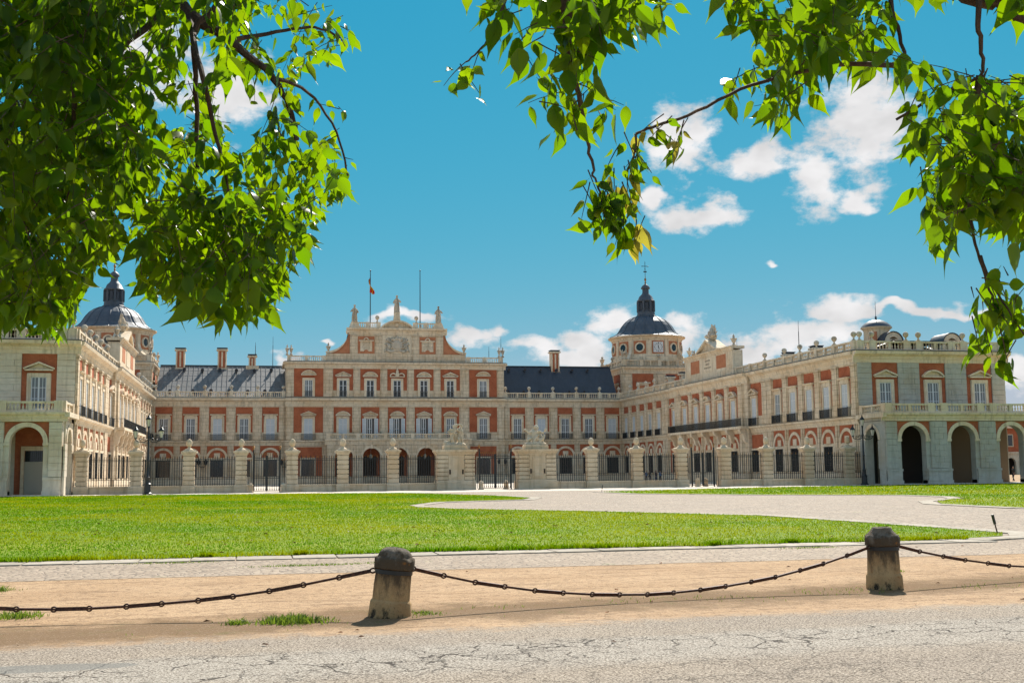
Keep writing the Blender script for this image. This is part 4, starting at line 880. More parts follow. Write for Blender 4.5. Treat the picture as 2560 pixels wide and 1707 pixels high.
    ln = MB(); ln.lathe([(1.95, 30.4), (1.95, 30.6), (1.7, 30.75), (1.62, 31.4), (1.4, 31.5), (1.28, 33.2), (1.65, 33.35), (1.7, 33.55), (1.5, 33.7), (1.25, 34.3), (.85, 34.7), (.75, 34.85), (.62, 35.0), (.6, 35.7), (.85, 35.85), (.85, 36.0), (.7, 36.3), (.35, 36.62), (.08, 36.8)], 16); lt = ln.build('lantern', DOME, root, smooth=True)
    for i in range(8):
        o = link('lantern_pier', cached('lpier', lambda: MB().box(-.16, .16, -1.75, -1.2, 31.4, 33.4).mesh('lantern_pier', DOME)), lt, (0, 0, 0), (0, 0, math.pi/4*i+.2))
        link('louvre', cached('louv', lambda: MB().box(-.27, .27, -1.42, -1.2, 31.75, 33.0).mesh('louvre', ZINC)), lt, (0, 0, 0), (0, 0, math.pi/4*(i+.5)+.2))
    mb = MB(); mb.lathe([(.06, 36.75), (.2, 37.0), (.08, 37.2), (.16, 37.4), (.24, 37.65), (.08, 37.9), (.05, 38.3)], 8, mi=1); mb.lathe([(.05, 38.2), (.05, 40.9), (.005, 41.2)], 6); mb.box(-.55, .55, -.035, .035, 40.1, 40.2); mb.box(-.32, .32, -.03, .03, 39.0, 39.22); mb.ball((0, 0, 39.6), .12, 6, 5); mb.ball((-.6, 0, 40.15), .1, 6, 5); mb.ball((.6, 0, 40.15), .1, 6, 5)
    mb.build('weathercock_spire', [IRON, GOLD], root)
tr = thing('domed_tower', 'round domed tower with a white clock face and slate lantern spire', 'tower', (71.6, 212, 0)); tower(tr, True)
tl = thing('domed_tower', 'round domed tower without a clock, partly behind hanging leaves', 'tower', (-24.1, 212, 0)); tower(tl, False)

# ------------------------------------------------------------------ end pavilions with arcaded portico
def blocks(root, x0, x1, y, z0, z1, m, depth=.3, rh=.6, bw=1.3, rot=0, ox=0, oy=0):
    """coursed ashlar facing: every block its own piece"""
    n = max(1, round((z1-z0)/rh)); h = (z1-z0)/n
    for r in range(n):
        k = max(1, round((x1-x0)/bw)); w = (x1-x0)/k; cuts = [x0+w*i for i in range(k+1)]
        if r % 2 and k > 1: cuts = [x0]+[x0+w*(i+.5) for i in range(k)]+[x1]
        for a, b in zip(cuts[:-1], cuts[1:]):
            xx = (a+b)/2; yy = y+depth/2+rnd.uniform(-.006, .006); zz = z0+h*(r+.5)
            if rot: link('stone_block', block_mesh(m), root, (ox-yy*rot, oy+xx, zz), (0, 0, 0), (depth, b-a-.02, h-.02))
            else: link('stone_block', block_mesh(m), root, (xx, yy, zz), (0, 0, 0), (b-a-.02, depth, h-.02))
def pavilion(root, mirror, arches, dz):
    PST = LPAV if mirror else PAVST; W = 17.8; bx = [3.2, 8.9, 14.6]; PD = 5.4
    vis = (lambda x: x > 10) if mirror else (lambda x: True)
    mb = MB(); mb.box(.02, W, .0, 14, 7.3, 14.2); mb.box(.02, W, 0, 1.0, 0, 7.3); mb.build('wall', PST, root)
    hwp = 1.54; xs = [0]+[v for c in bx for v in (c-hwp, c+hwp)]+[W]
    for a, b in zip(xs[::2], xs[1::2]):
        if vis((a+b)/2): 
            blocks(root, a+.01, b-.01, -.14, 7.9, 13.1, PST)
            if b-a > 2: MB().box((a+b)/2-.05, (a+b)/2+.05, -.15, -.13, 7.9, 13.1).build('joint_shadow_strip', PST, root)  # stone strip added to stand for the shadow line of the joint
    for i, c in enumerate(bx):
        if not vis(c): continue
        link('brick_panel', m_box('brick_panel', BRICK, -hwp, hwp, -.03, .02, 8.0, 13.1), root, (c, 0, 0))
        p = link('window', m_surround(1.36, 7.9, 10.95, .32), root, (c, -.04, 0)); link('pediment', m_hood('seg' if i == 1 else 'tri', 1.25, 11.5, .66), p, (0, -.012, 0)); shutters_or_glass(p, 1.36, 7.9, 10.95, 'curt')
    mb = MB(); mb.xprism([(a, b) for a, b in cornice_prof(13.1, 14.335, .75)], -.5 if not mirror else .0, W+.5 if mirror else W+.5); mb.build('cornice', TRIM if not mirror else TRIM, root, (0, 0, dz))
    MB().box(-.55, W+.55, -.79, .3, 14.342, 14.415).build('gutter', ZINC, root, (0, 0, dz))
    balustrade(root, [.45, 1.9, 6.0, 7.5, 11.4, 12.9, 16.6, W-.35], .05, 14.42, 1.0, finials=(0, 1, 2, 3, 5) if not mirror else True, skip=(), dz=dz, pw=.8)
    # portico
    F = -PD; aw = [c for c in bx]+([20.3] if arches > 3 else [])
    edges = [0]+[(a+b)/2 for a, b in zip(aw[:-1], aw[1:])]+[aw[-1]+3.0]
    pt = MB()
    for c, a, b in zip(aw, edges[:-1], edges[1:]): pt.arch_wall(a, b, 0, 6.6, c, 1.42, 4.68, F+.12, F+1.0)
    end = edges[-1]
    pt.box(.02, end, F+.9, 0, 6.65, 6.9)
    for x0, x1 in ((.06, .9),) if not mirror else ((W-.9, W-.06),):         # flank facing the court, with its own arch
        cy_ = F+2.9; n = 12; pt.box(x0, x1, F+1.0, cy_-1.3, 0, 6.6); pt.box(x0, x1, cy_+1.3, 0, 0, 6.6); P = []
        for i in range(n+1):
            t = math.pi-math.pi*i/n; y, z = cy_+1.3*math.cos(t), 4.68+1.3*math.sin(t); P += [(x0, y, z), (x0, y, 6.6), (x1, y, 6.6), (x1, y, z)]
        pt.add(P, [q for i in range(n) for a, b in ((4*i, 4*i+4),) for q in ((a, b, b+1, a+1), (a+1, b+1, b+2, a+2), (a+2, b+2, b+3, a+3), (a+3, b+3, b, a))])
        fx = x0 if not mirror else x1; sgn = -1 if not mirror else 1
        rg = MB(); rg.ring(0, 4.68, 1.3, 1.68, 0, math.pi, -.08, .02, 14); o = rg.build('arch', TRIM, root, (fx, cy_, 0)); o.rotation_euler = (0, 0, R_(-90 if not mirror else 90))
        for (ya, yb) in ((F+.12, cy_-1.75), (cy_+1.75, -.05)):
            link('stone_block', m_box('pl', PST, -.1, .1, -(yb-ya)/2, (yb-ya)/2, 0, 1.65), root, (fx, (ya+yb)/2, 0))
        for ya, yb in ((F+.14, cy_-1.32), (cy_+1.32, -.1)):
            if yb-ya > .2: blocks(root, ya, yb, -.05, 1.65, 4.6, PST, .16, rot=-sgn, ox=fx, oy=0)
    pt.build('portico_arcade', PST, root)
    mb = MB(); mb.xprism([(a+F, b+.01) for a, b in cornice_prof(6.55, 7.38, .45)], -.45 if not mirror else .0, end+.45); mb.box(.0, end, F, -.02, 6.9, 7.36)
    sx = -1 if not mirror else 1; fx = 0 if not mirror else W; mb.box(min(fx, fx+sx*.44), max(fx, fx+sx*.44), F-.4, -.02, 6.95, 7.379); mb.build('portico_cornice', TRIM, root, (0, 0, dz))
    for i, (c, a, b) in enumerate(zip(aw, edges[:-1], edges[1:])):
        if not vis(c): continue
        mb = MB(); mb.ring(0, 4.68, 1.42, 1.82, 0, math.pi, -.1, .02, 18); mb.box(-1.9, -1.38, -.12, .02, 4.45, 4.68); mb.box(1.38, 1.9, -.12, .02, 4.45, 4.68); mb.build('arch', TRIM, root, (c, F+.1, 0))
        link('brick_panel', cached('spandrel', lambda: MB().arch_wall(-1.85, 1.85, 4.7, 6.53, 0, 1.62, 4.66, -.012, .02).mesh('brick_panel', BRICK)), root, (c, F+.115, 0))
    pe = [(max(.0, edges[0]), aw[0]-1.44)]+[(a+1.44, b-1.44) for a, b in zip(aw[:-1], aw[1:])]+[(aw[-1]+1.44, end)]
    pe2 = [(edges[0], aw[0]-1.86)]+[(a+1.86, b-1.86) for a, b in zip(aw[:-1], aw[1:])]+[(aw[-1]+1.86, end)]
    for (a, b), (a2, b2) in zip(pe, pe2):
        if not vis((a+b)/2): continue
        blocks(root, a2+.02, b2-.02, F-.06, 1.65, 6.5, PST, .3, .61, 1.05)
        mb = MB(); mb.box(a-.02, b+.02, F-.14, F+1.06, 0, .45); mb.box(a+.06, b-.06, F-.08, F+1.03, .45, 1.4); mb.box(a, b, F-.14, F+1.05, 1.4, 1.62); mb.build('pier_pedestal', PST, root)
    pp = [.4]+[v for a, b in pe2[1:-1] for v in (a+.25, b-.25)]+[end-.4]; pp = [x for x in pp if vis(x)]
    balustrade(root, sorted(pp), F+.1, 7.40, .92, .75, finials=False, dz=dz)
    bx0 = .02 if not mirror else W
    o = link('side_balustrade', None, root, (.2 if not mirror else W-.2, 0, 0), (0, 0, R_(-90))); balustrade(o, [.4, PD-.45], 0, 7.40, .92, .7, finials=False, dz=dz+.003)
    # back wall of portico
    if not mirror:
        for a_, b_, m_ in ((.92, 9.2, SHADE), (9.2, W-.1, OAK)): link('vestibule_shade_wall', m_box('vestibule_shade_wall', m_, a_, b_, -.034, -.024, .1, 6.6), root)  # dark panel paints the vestibule's shade, brown panel is the wall
    for i, c in enumerate(bx):
        if not vis(c): continue
        link('brick_panel', m_box('brick_panel', BRICK, -1.9, 1.9, -.02, .02, .1, 6.6), root, (c, 0, 0))
        d = MB(); d.box(-1.15, -.85, -.14, .0, .1, 4.1); d.box(.85, 1.15, -.14, 0, .1, 4.1); d.box(-1.15, 1.15, -.16, 0, 4.1, 4.5); dd = d.build('door', TRIM if mirror else OAK, root, (c-.2, -.02-(0 if mirror else .01), 0))
        dm_ = DOORM if mirror else (SHADE if i != 1 else OAK); MB().box(-.83, .83, -.06, .0, .12, 3.0).build('door_leaf', dm_, dd)  # near-black leaves and panels stand in for a shaded passage
        q = MB()
        for s in (-1, 1):
            for z0, z1 in ((.3, 1.3), (1.5, 2.8)): q.box(s*.42-.28, s*.42+.28, -.085, -.06, z0, z1)
        q.box(-.83, .83, -.1, -.05, 2.95, 3.08); q.build('door_panel', dm_, dd); link('pane', m_box('pane', GLASS, -.8, .8, -.05, .0, 3.08, 4.1), dd)
        q = MB()
        for k in range(9): x = -.72+.18*k; q.box(x-.018, x+.018, -.1, -.06, 3.08, 4.1)
        q.build('grille', IRON, dd)
    mb = MB(); mb.box(0, end, F-.5, 0, 0.0, .10); mb.build('step', PST, root)
    rf = MB(); rf.add([(.6, .7, 14.3), (W-.6, .7, 14.3), (W-.6, 13.4, 14.3), (.6, 13.4, 14.3), (5, 6, 15.5), (W-5, 6, 15.5)], [(0, 1, 5, 4), (1, 2, 5), (2, 3, 4, 5), (3, 0, 4)]); return rf.build('roof', ZINC, root)
pr = thing('end_pavilion', 'grey shaded stone corner pavilion with arcaded portico and small roof turret', 'pavilion', (XR, YF, 0)); prf = pavilion(pr, False, 4, .008)
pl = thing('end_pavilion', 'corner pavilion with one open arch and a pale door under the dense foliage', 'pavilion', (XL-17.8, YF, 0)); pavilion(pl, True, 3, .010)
# turret and lunette dormer on the near roof
P = on_y(2191.7, 848, YF+6); tx = P[0]-XR
tu = MB(); tu.lathe([(1.42, 14.6), (1.42, 17.25), (1.5, 17.4), (1.74, 17.58), (1.74, 17.68)], 24); t_ = tu.build('turret', TRIM, prf, (tx, 6, 0), smooth=True)
tu = MB(); tu.lathe([(1.76, 17.68), (1.6, 17.9), (1.25, 18.22), (.8, 18.46), (.35, 18.58), (.12, 18.62), (.1, 18.8), (.14, 18.9), (.03, 19.05), (.02, 20.7)], 24); tu.build('turret_dome', DOME, prf, (tx, 6, 0), smooth=True)
for a in (-.75, .8): MB().box(-.4, .4, -1.47, -1.3, 15.4, 17.1).build('turret_niche', STUCCO, prf, (tx, 6, 0)).rotation_euler = (0, 0, a)
def dormer(x, y, w=1.12):
    mb = MB(); mb.arch_wall(-w, w, 14.6, 16.1, 0, .55, 15.5, -.6, .6, 10); mb.ring(0, 15.75, .62, 1.12, 0, math.pi, -.62, .6, 12); mb.disc(0, 15.75, 1.15, 0, math.pi, .1, .6, 12); mb.box(-w, w, .3, 2.2, 14.6, 16.2)
    o = mb.build('dormer', TRIM, prf, (x, y, 0)); MB().ring(0, 15.75, 1.13, 1.25, -.05, math.pi+.05, -.7, 2.2, 12).build('dormer_roof', ZINC, o)
    MB().box(-.5, .5, .0, .05, 14.7, 16.0).build('dormer_louvre', SHADE, o)
dormer(tx+.55, 3.9); dormer(on_y(2365, 848, YF+5)[0]-XR, 4.4)

# ------------------------------------------------------------------ statues on the attic
def draped(h, turn, arm):
    mb = MB(); k = h/3.3
    for i, (r, z, ox, oy) in enumerate(((.55, .1, 0, 0), (.5, .5, .03, 0), (.47, 1.0, .05, -.02), (.46, 1.45, .02, -.03), (.44, 1.8, -.02, -.02), (.5, 2.2, -.03, 0), (.46, 2.5, -.02, 0), (.2, 2.7, 0, 0))): mb.ball((ox*k, oy*k, z*k), r*k, 10, 7, (1, .75, .85))
    mb.tube([(0, 0, 2.6*k), (0, -.03*k, 2.85*k)], .14*k, 8); mb.ball((0, -.04*k, 2.98*k), .2*k, 10, 8, (.9, 1, 1.2)); mb.lathe([(.17, 0), (.2, .2), (.24, .3)], 8, (0, -.03*k, 3.08*k))
    for s in (-1, 1):
        el = (s*.72*k, -.1*k, 1.85*k) if s != arm else (s*.78*k, -.15*k, 2.0*k); hd = (s*.3*k, -.5*k, 1.75*k) if s != arm else (s*.55*k, -.55*k, 2.35*k)
        mb.tube([(s*.42*k, 0, 2.45*k), el, hd], [.19*k, .16*k, .1*k], 7)
    for i in range(7):
        t = i*.9+turn; mb.tube([(math.cos(t)*.42*k, math.sin(t)*.32*k, 1.9*k), (math.cos(t+.3)*.5*k, math.sin(t+.3)*.38*k, 1.0*k), (math.cos(t+.2)*.56*k, math.sin(t+.2)*.44*k, .05*k)], [.08*k, .1*k, .09*k], 5)
    mb.box(-.6*k, .6*k, -.5*k, .5*k, -.12*k, .06*k); return voxel(mb, STATUE, .06, 1, 'statue')
for x, z, h, lab, a in ((XC, 29.2, 2.75, 'tallest crowned stone statue at the centre top of the palace attic', 1), (XC-7.2, 27.45, 2.75, 'crowned stone statue on the attic corner beside the flag', -1), (XC+7.2, 27.45, 2.75, 'crowned stone statue on the attic corner away from the flag', 1)):
    tag(link('statue', draped(h, x, a), None, (x, YD+AY+(.2 if a and x == XC else .3), z), (0, 0, rnd.uniform(-.3, .3))), lab, 'statue', 'statues on the palace attic')
FLR = mat('flag_red', (.55, .02, .015), .7, .2); FLY = mat('flag_yellow', (.75, .38, .02), .7, .2)
for u, lab, flag in ((926, 'thin roof flagpole carrying a limp red and yellow flag', True), (1050, 'bare thin flagpole on the palace attic', False)):
    P = on_y(u, 677, YD+1.5); t = thing('flagpole', lab, 'flagpole', (P[0], YD+1.5, 26.3), 0, 'flagpoles on the palace roof'); MB().lathe([(.13, 0), (.09, 1), (.06, P[2]-26.4), (.12, P[2]-26.35), (.1, P[2]-26.2), (.01, P[2]-26.15)], 8).build('pole', IRON, t)
    if flag:
        V = []; nx, nz = 7, 13
        for j in range(nz):
            f = j/(nz-1); z = P[2]-26.3-1.25-2.6*f
            for i in range(nx): a = i/(nx-1); V.append((-.05-.55*a*math.sin(1.2+f*4.2)*(.45+f*.6)+.4*f*f*(a-.2), .2*math.sin(a*9+f*3), z-.25*a+.1*math.sin(a*7)))
        F = [(j*nx+i, j*nx+i+1, (j+1)*nx+i+1, (j+1)*nx+i) for j in range(nz-1) for i in range(nx-1)]; mi = [1 if 4 <= j <= 8 or i == 3 else 0 for j in range(nz-1) for i in range(nx-1)]
        mb = MB(); mb.add(V, F); mb.m = mi; mb.build('flag', [FLR, FLY], t, smooth=True)

# ------------------------------------------------------------------ court fence: piers, railings, gates
FY = 117.0
def fx(u): return float(on_y(u, 1180, FY)[0])
PIN = lambda: cached('pine', lambda: MB().lathe([(.42, 0), (.42, .08), (.28, .16), (.13, .28), (.12, .36), (.2, .4), (.27, .52), (.29, .7), (.25, .88), (.15, 1.02), (.02, 1.1)], 14).mesh('pinecone_finial', FENST, True))
def pier(x, lab, w=1.06):
    t = thing('stone_pier', lab, 'pier', (x, FY, 0), 0, 'fence piers of the palace court'); mb = MB(); mb.box(-w/2-.12, w/2+.12, -w/2-.12, w/2+.12, 0, .62); mb.frustum(-w/2-.12, w/2+.12, -w/2-.12, w/2+.12, .62, .76, .9); mb.build('plinth', FENST, t)
    MB().box(-w/2+.1, w/2-.1, -w/2+.1, w/2-.1, .7, 3.6).build('core', FENST, t)
    n = 6; h = (3.5-.76)/n
    for i in range(n): link('stone_block', block_mesh(FENST), t, (0, 0, .76+h*(i+.5)), (0, 0, rnd.uniform(-.006, .006)), (w, w, h-.075))
    mb = MB(); mb.box(-w/2-.03, w/2+.03, -w/2-.03, w/2+.03, 3.5, 3.66); mb.frustum(-w/2-.2, w/2+.2, -w/2-.2, w/2+.2, 3.9, 3.66, .88) if False else mb.box(-w/2-.12, w/2+.12, -w/2-.12, w/2+.12, 3.66, 3.78); mb.box(-w/2-.2, w/2+.2, -w/2-.2, w/2+.2, 3.78, 3.95); mb.frustum(-w/2-.1, w/2+.1, -w/2-.1, w/2+.1, 3.95, 4.05, .8); mb.build('capital', FENST, t)
    link('pinecone_finial', PIN(), t, (0, 0, 4.02)); return t
pu = [204, 340, 472, 602.7, 730.5, 857, 982.5, 1478.6, 1592, 1703, 1811.6, 1917, 2020, 2121]
plab = ['first fence pier, standing against the sunlit corner pavilion', 'fence pier just behind the lamp post below the foliage', 'third fence pier from the sunlit pavilion', 'fence pier holding the side gate nearest the foliage, lamp side', 'fence pier holding the side gate nearest the foliage, centre side',
    'second fence pier from the gate pier with two upright wrestlers', 'fence pier next to the gate pier with two upright wrestlers', 'fence pier next to the gate pier with the crouching group', 'second fence pier from the gate pier with the crouching group', 'fence pier holding the side gate under the iron balcony, centre side',
    'fence pier holding the side gate under the iron balcony, pavilion side', 'fence pier in front of the wide brick bay near the grey pavilion', 'shaded fence pier, second from the grey pavilion', 'shaded fence pier closest to the grey pavilion']
px = [fx(u) for u in pu]
for x, l in zip(px, plab): pier(x, l)
def bar_mesh(h, gold): 
    def f():
        mb = MB(); mb.box(-.026, .026, -.026, .026, 0, h); mb.lathe([(.02, h), (.05, h+.06), (.03, h+.1), (.012, h+.24)], 4, mi=1 if gold else 0); return mb.mesh('bar', [IRON, GOLD])
    return cached(('bar', h, gold), f)
def railing(x0, x1, lab, z0=.72):
    t = thing('iron_railing', lab, 'railing', ((x0+x1)/2, FY, 0), 0, 'railing panels between the fence piers'); L = x1-x0
    mb = MB(); mb.box(-L/2, L/2, -.32, .32, 0, .6); mb.box(-L/2, L/2, -.38, .38, .6, .72); w = mb.build('low_wall', FENST, t)
    n = max(3, round(L/.225))
    for i in range(n): link('bar', bar_mesh(2.55, i % 2 == 0), t, (-L/2+L*(i+.5)/n, 0, z0))
    for z, h in ((.82, .04), (1.32, .035), (1.5, .03), (3.05, .045), (3.2, .04)): MB().box(-L/2, L/2, -.026, .026, z-h/2, z+h/2).build('rail', IRON, t)
    g = MB()
    for i in range(n): xx = -L/2+L*(i+.5)/n; g.ring(xx, 1.41, .05, .07, 0, 2*math.pi, -.015, .015, 6) if i % 2 else None
    struct(g.build('gilt_scroll_frieze', GOLD, t), 'stuff')
hw = .53; B1 = (fx(1091), fx(1183)); B2 = (fx(1293), fx(1385))
spans = [(px[0]+hw, px[1]-hw), (px[1]+hw, px[2]-hw), (px[2]+hw, px[3]-hw), (px[4]+hw, px[5]-hw), (px[5]+hw, px[6]-hw), (px[6]+hw, B1[0]), (B2[1], px[7]-hw), (px[7]+hw, px[8]-hw), (px[8]+hw, px[9]-hw), (px[10]+hw, px[11]-hw), (px[11]+hw, px[12]-hw), (px[12]+hw, px[13]-hw)]
rlab = ['railing panel in front of the sunlit wing', 'railing panel just past the lamp post below the foliage', 'railing panel beside the side gate nearest the foliage, lamp side', 'railing panel beside the side gate nearest the foliage, centre side', 'railing panel in front of the dark central arches', 'railing panel meeting the gate pier with two upright wrestlers',
    'railing panel meeting the gate pier with the crouching group', 'second railing panel from the gate pier with the crouching group', 'railing panel with visitors standing behind it', 'railing panel beside the side gate under the iron balcony', 'railing panel in front of the grilled arches near the grey pavilion', 'last railing panel, in shade by the grey pavilion']
for (a, b), l in zip(spans, rlab): railing(a, b, l)
railing(px[13]+hw, XR-.2, 'short stub of railing between the last pier and the grey pavilion')
def gate(x0, x1, lab):
    t = thing('iron_gate', lab, 'gate', ((x0+x1)/2, FY, 0), 0, 'iron gates of the court fence'); L = x1-x0; pw = L/2-.62
    for s in (-1, 1):
        n = 2
        for i in range(n): link('bar', bar_mesh(2.9, True), t, (s*(pw+.2+.22*i), 0, .1))
        mb = MB(); mb.box(-.06, .06, -.06, .06, 0, 4.05); mb.build('gate_post', IRON, t, (s*pw, 0, 0)); MB().lathe([(.04, 0), (.09, .1), (.04, .18), (.13, .28), (.03, .38), (.01, .56)], 6, (s*pw, 0, 4.05)).build('post_finial', GOLD, t)
        lf = link('gate_leaf', None, t, (s*pw/2, 0, 0)); n = max(4, round(pw/.2))
        fr = MB()
        for z, h in ((.16, .07), (.6, .05), (1.35, .05), (1.52, .04), (3.1, .06), (3.28, .05)): fr.box(-pw/2, pw/2, -.03, .03, z-h/2, z+h/2)
        fr.box(-pw/2, -pw/2+.07, -.04, .04, .1, 3.5); fr.box(pw/2-.07, pw/2, -.04, .04, .1, 3.5); fr.box(-.1, .1, -.1, .1, 1.35, 1.5) if False else None
        for i in range(n): x = -pw/2+pw*(i+.5)/n; fr.box(x-.05, x+.05, -.02, .02, .28, .34); fr.box(x-.02, x+.02, -.02, .02, .16, .6)
        fr.build('leaf_frame', IRON, lf)
        for i in range(n): link('bar', bar_mesh(2.95, True), lf, (-pw/2+pw*(i+.5)/n, 0, .6))
gate(px[3]+hw, px[4]-hw, 'closed iron side gate nearest the foliage'); gate(B1[1], B2[0], 'wide central iron gate between the two sculpture piers'); gate(px[9]+hw, px[10]-hw, 'iron side gate under the long iron balcony')
def gate_pier(x0, x1, lab):
    t = thing('gate_pier', lab, 'gate pier', ((x0+x1)/2, FY, 0), 0, 'sculpture piers of the central gate'); w = x1-x0; d = 1.0
    mb = MB(); mb.box(-w/2-.1, w/2+.1, -d-.1, d+.1, 0, .78); mb.frustum(-w/2-.1, w/2+.1, -d-.1, d+.1, .78, .95, .95); mb.build('plinth', FENST, t); MB().box(-w/2+.12, w/2-.12, -d+.14, d-.12, .9, 3.5).build('core', FENST, t)
    bw = 1.05
    for s in (-1, 1):
        n = 6; h = (3.42-.95)/n
        for i in range(n): link('stone_block', block_mesh(FENST), t, (s*(w/2-bw/2), 0, .95+h*(i+.5)), (0, 0, 0), (bw, 2*d, h-.075))
    mb = MB(); a = w/2-bw-.02; mb.box(-a, a, -d+.06, -d+.2, .95, 3.42); mb.box(-.52, .52, -d+.0, -d+.08, 1.15, 3.15); mb.box(-.4, .4, -d-.03, -d+.02, 1.3, 3.0); mb.build('centre_panel', FENST, t)
    MB().box(-a+.06, -a+.2, -d+.02, -d+.1, 1.55, 2.0).build('letter_slot', SHADE, t); MB().box(a-.2, a-.06, -d+.02, -d+.1, 1.55, 2.0).build('letter_slot', SHADE, t)
    mb = MB(); mb.box(-w/2-.02, w/2+.02, -d-.02, d+.02, 3.42, 3.6); mb.box(-w/2-.12, w/2+.12, -d-.12, d+.12, 3.6, 3.74); mb.box(-w/2-.22, w/2+.22, -d-.22, d+.22, 3.74, 3.95); mb.build('capital', FENST, t)
    mb = MB(); mb.box(-w/2*.62, w/2*.62, -.75, .75, 3.95, 4.32); mb.frustum(-w/2*.62, w/2*.62, -.75, .75, 4.32, 4.42, .93); mb.build('sculpture_base', FENST, t)
gate_pier(*B1, 'massive stone gate pier carrying two upright wrestlers, by the dark arches'); gate_pier(*B2, 'massive stone gate pier carrying a crouching sculpture group, past the central gate')
def wrestlers():
    mb = MB(); T = mb.tube; B = mb.ball
    B((0, 0, .1), .8, 10, 6, (1.4, .8, .3)); B((-.95, 0, .25), .28)
    # left figure
    T([(-.62, .0, .12), (-.5, -.1, .6), (-.3, 0, 1.05)], [.12, .17, .2], 8); T([(-.05, -.2, .1), (-.35, -.3, .55), (-.3, -.05, 1.05)], [.12, .15, .2], 8); T([(-.3, 0, 1.0), (-.38, -.05, 1.3), (-.3, -.05, 1.65)], [.24, .24, .27], 9); B((-.12, -.1, 1.92), .17, 9, 7); T([(-.45, -.1, 1.6), (-.75, -.2, 1.35), (-.35, -.35, 1.25)], [.13, .11, .08], 7); T([(-.2, -.1, 1.65), (.1, -.3, 1.6), (.4, -.3, 1.4)], [.13, .11, .09], 7)
    # right figure, leaning in
    T([(.75, 0, .1), (.62, -.05, .6), (.42, 0, 1.1)], [.12, .16, .21], 8); T([(.5, -.25, .1), (.3, -.3, .6), (.4, 0, 1.1)], [.12, .16, .2], 8); T([(.42, 0, 1.05), (.5, 0, 1.4), (.35, 0, 1.75)], [.24, .25, .27], 9); B((.12, -.05, 1.98), .18, 9, 7); T([(.5, 0, 1.75), (.72, -.15, 1.95), (.45, -.2, 2.1), (.1, -.2, 2.05)], [.13, .12, .1, .08], 7); T([(.3, -.1, 1.65), (0, -.3, 1.45), (-.3, -.3, 1.2)], [.12, .11, .08], 7)
    T([(.05, .1, 0), (.05, .1, 1.2)], [.25, .15], 7); T([(.55, .1, 1.8), (.75, .1, 1.3), (.7, .15, .4)], [.1, .14, .1], 6)
    return voxel(mb, STATUE2, .05, 1, 'wrestlers')
def crouchers():
    mb = MB(); T = mb.tube; B = mb.ball
    B((0, 0, .12), .9, 10, 6, (1.35, .75, .3))
    T([(-.75, 0, .1), (-.85, -.2, .55), (-.35, -.1, .75)], [.13, .16, .2], 8); T([(.3, -.3, .1), (.5, -.35, .6), (.0, -.15, .7)], [.13, .16, .2], 8); T([(-.2, 0, .7), (-.15, -.05, 1.1), (.1, -.1, 1.5)], [.26, .27, .28], 9); B((.15, -.2, 1.82), .19, 9, 7); B((.05, -.1, 1.95), .22, 9, 6, (1.2, 1, .7))
    T([(-.1, 0, 1.5), (-.7, -.1, 1.3), (-1.05, -.15, 1.6)], [.13, .11, .09], 7); B((-1.08, -.15, 1.62), .14); T([(.3, -.1, 1.5), (.75, -.2, 1.25), (1.0, -.2, 1.55)], [.13, .11, .09], 7); B((1.02, -.2, 1.6), .15)
    T([(.75, .1, .1), (.7, .0, .6), (.45, .1, 1.05), (.3, .1, 1.5)], [.16, .22, .24, .16], 8); T([(.3, -.35, .3), (.75, -.3, .75), (.9, -.2, 1.1)], [.15, .17, .12], 7); T([(-.5, .1, .2), (-.7, .1, .8), (-.4, .15, 1.3), (-.1, .1, 1.75), (.3, .1, 1.9)], [.2, .18, .16, .14, .1], 7); T([(-.3, -.35, .2), (-.1, -.4, .7), (.2, -.4, 1.1)], [.13, .15, .1], 7)
    return voxel(mb, STATUE2, .05, 1, 'crouchers')
STATUE2 = stone_mat('pale_carved_stone', (.52, .45, .345), (.24, .19, .13), False, .6)
tag(link('sculpture_group', wrestlers(), None, ((B1[0]+B1[1])/2+.05, FY, 4.36)), 'pale stone group of two upright figures wrestling, on a gate pier', 'sculpture', 'sculpture groups on the gate piers')
tag(link('sculpture_group', crouchers(), None, ((B2[0]+B2[1])/2, FY, 4.36), scale=(1, 1, .96)), 'pale stone group of crouching figures with spread arms, on a gate pier', 'sculpture', 'sculpture groups on the gate piers')
GS = MB().lathe([(.3, 0), (.3, .1), (.24, .14), (.24, .62), (.27, .66), (.2, .8), (.08, .88), (.01, .9)], 12).mesh('guard_stone', FENST, True)
for u, l in ((627, 'small stone guard post at the gate nearest the foliage, lamp side'), (708, 'small stone guard post at the gate nearest the foliage, centre side'), (1199, 'pale stone guard post in front of the central gate, wrestlers side'), (1271, 'stone guard post in front of the central gate, crouching group side'), (1737, 'pale stone guard post at the gate under the iron balcony, centre side'), (1774, 'stone guard post at the gate under the iron balcony, pavilion side')):
    tag(link('guard_stone', GS, None, (fx(u), FY-.75 if u not in (1271, 1774) else FY+1.2, 0)), l, 'guard stone', 'guard stones at the gates')

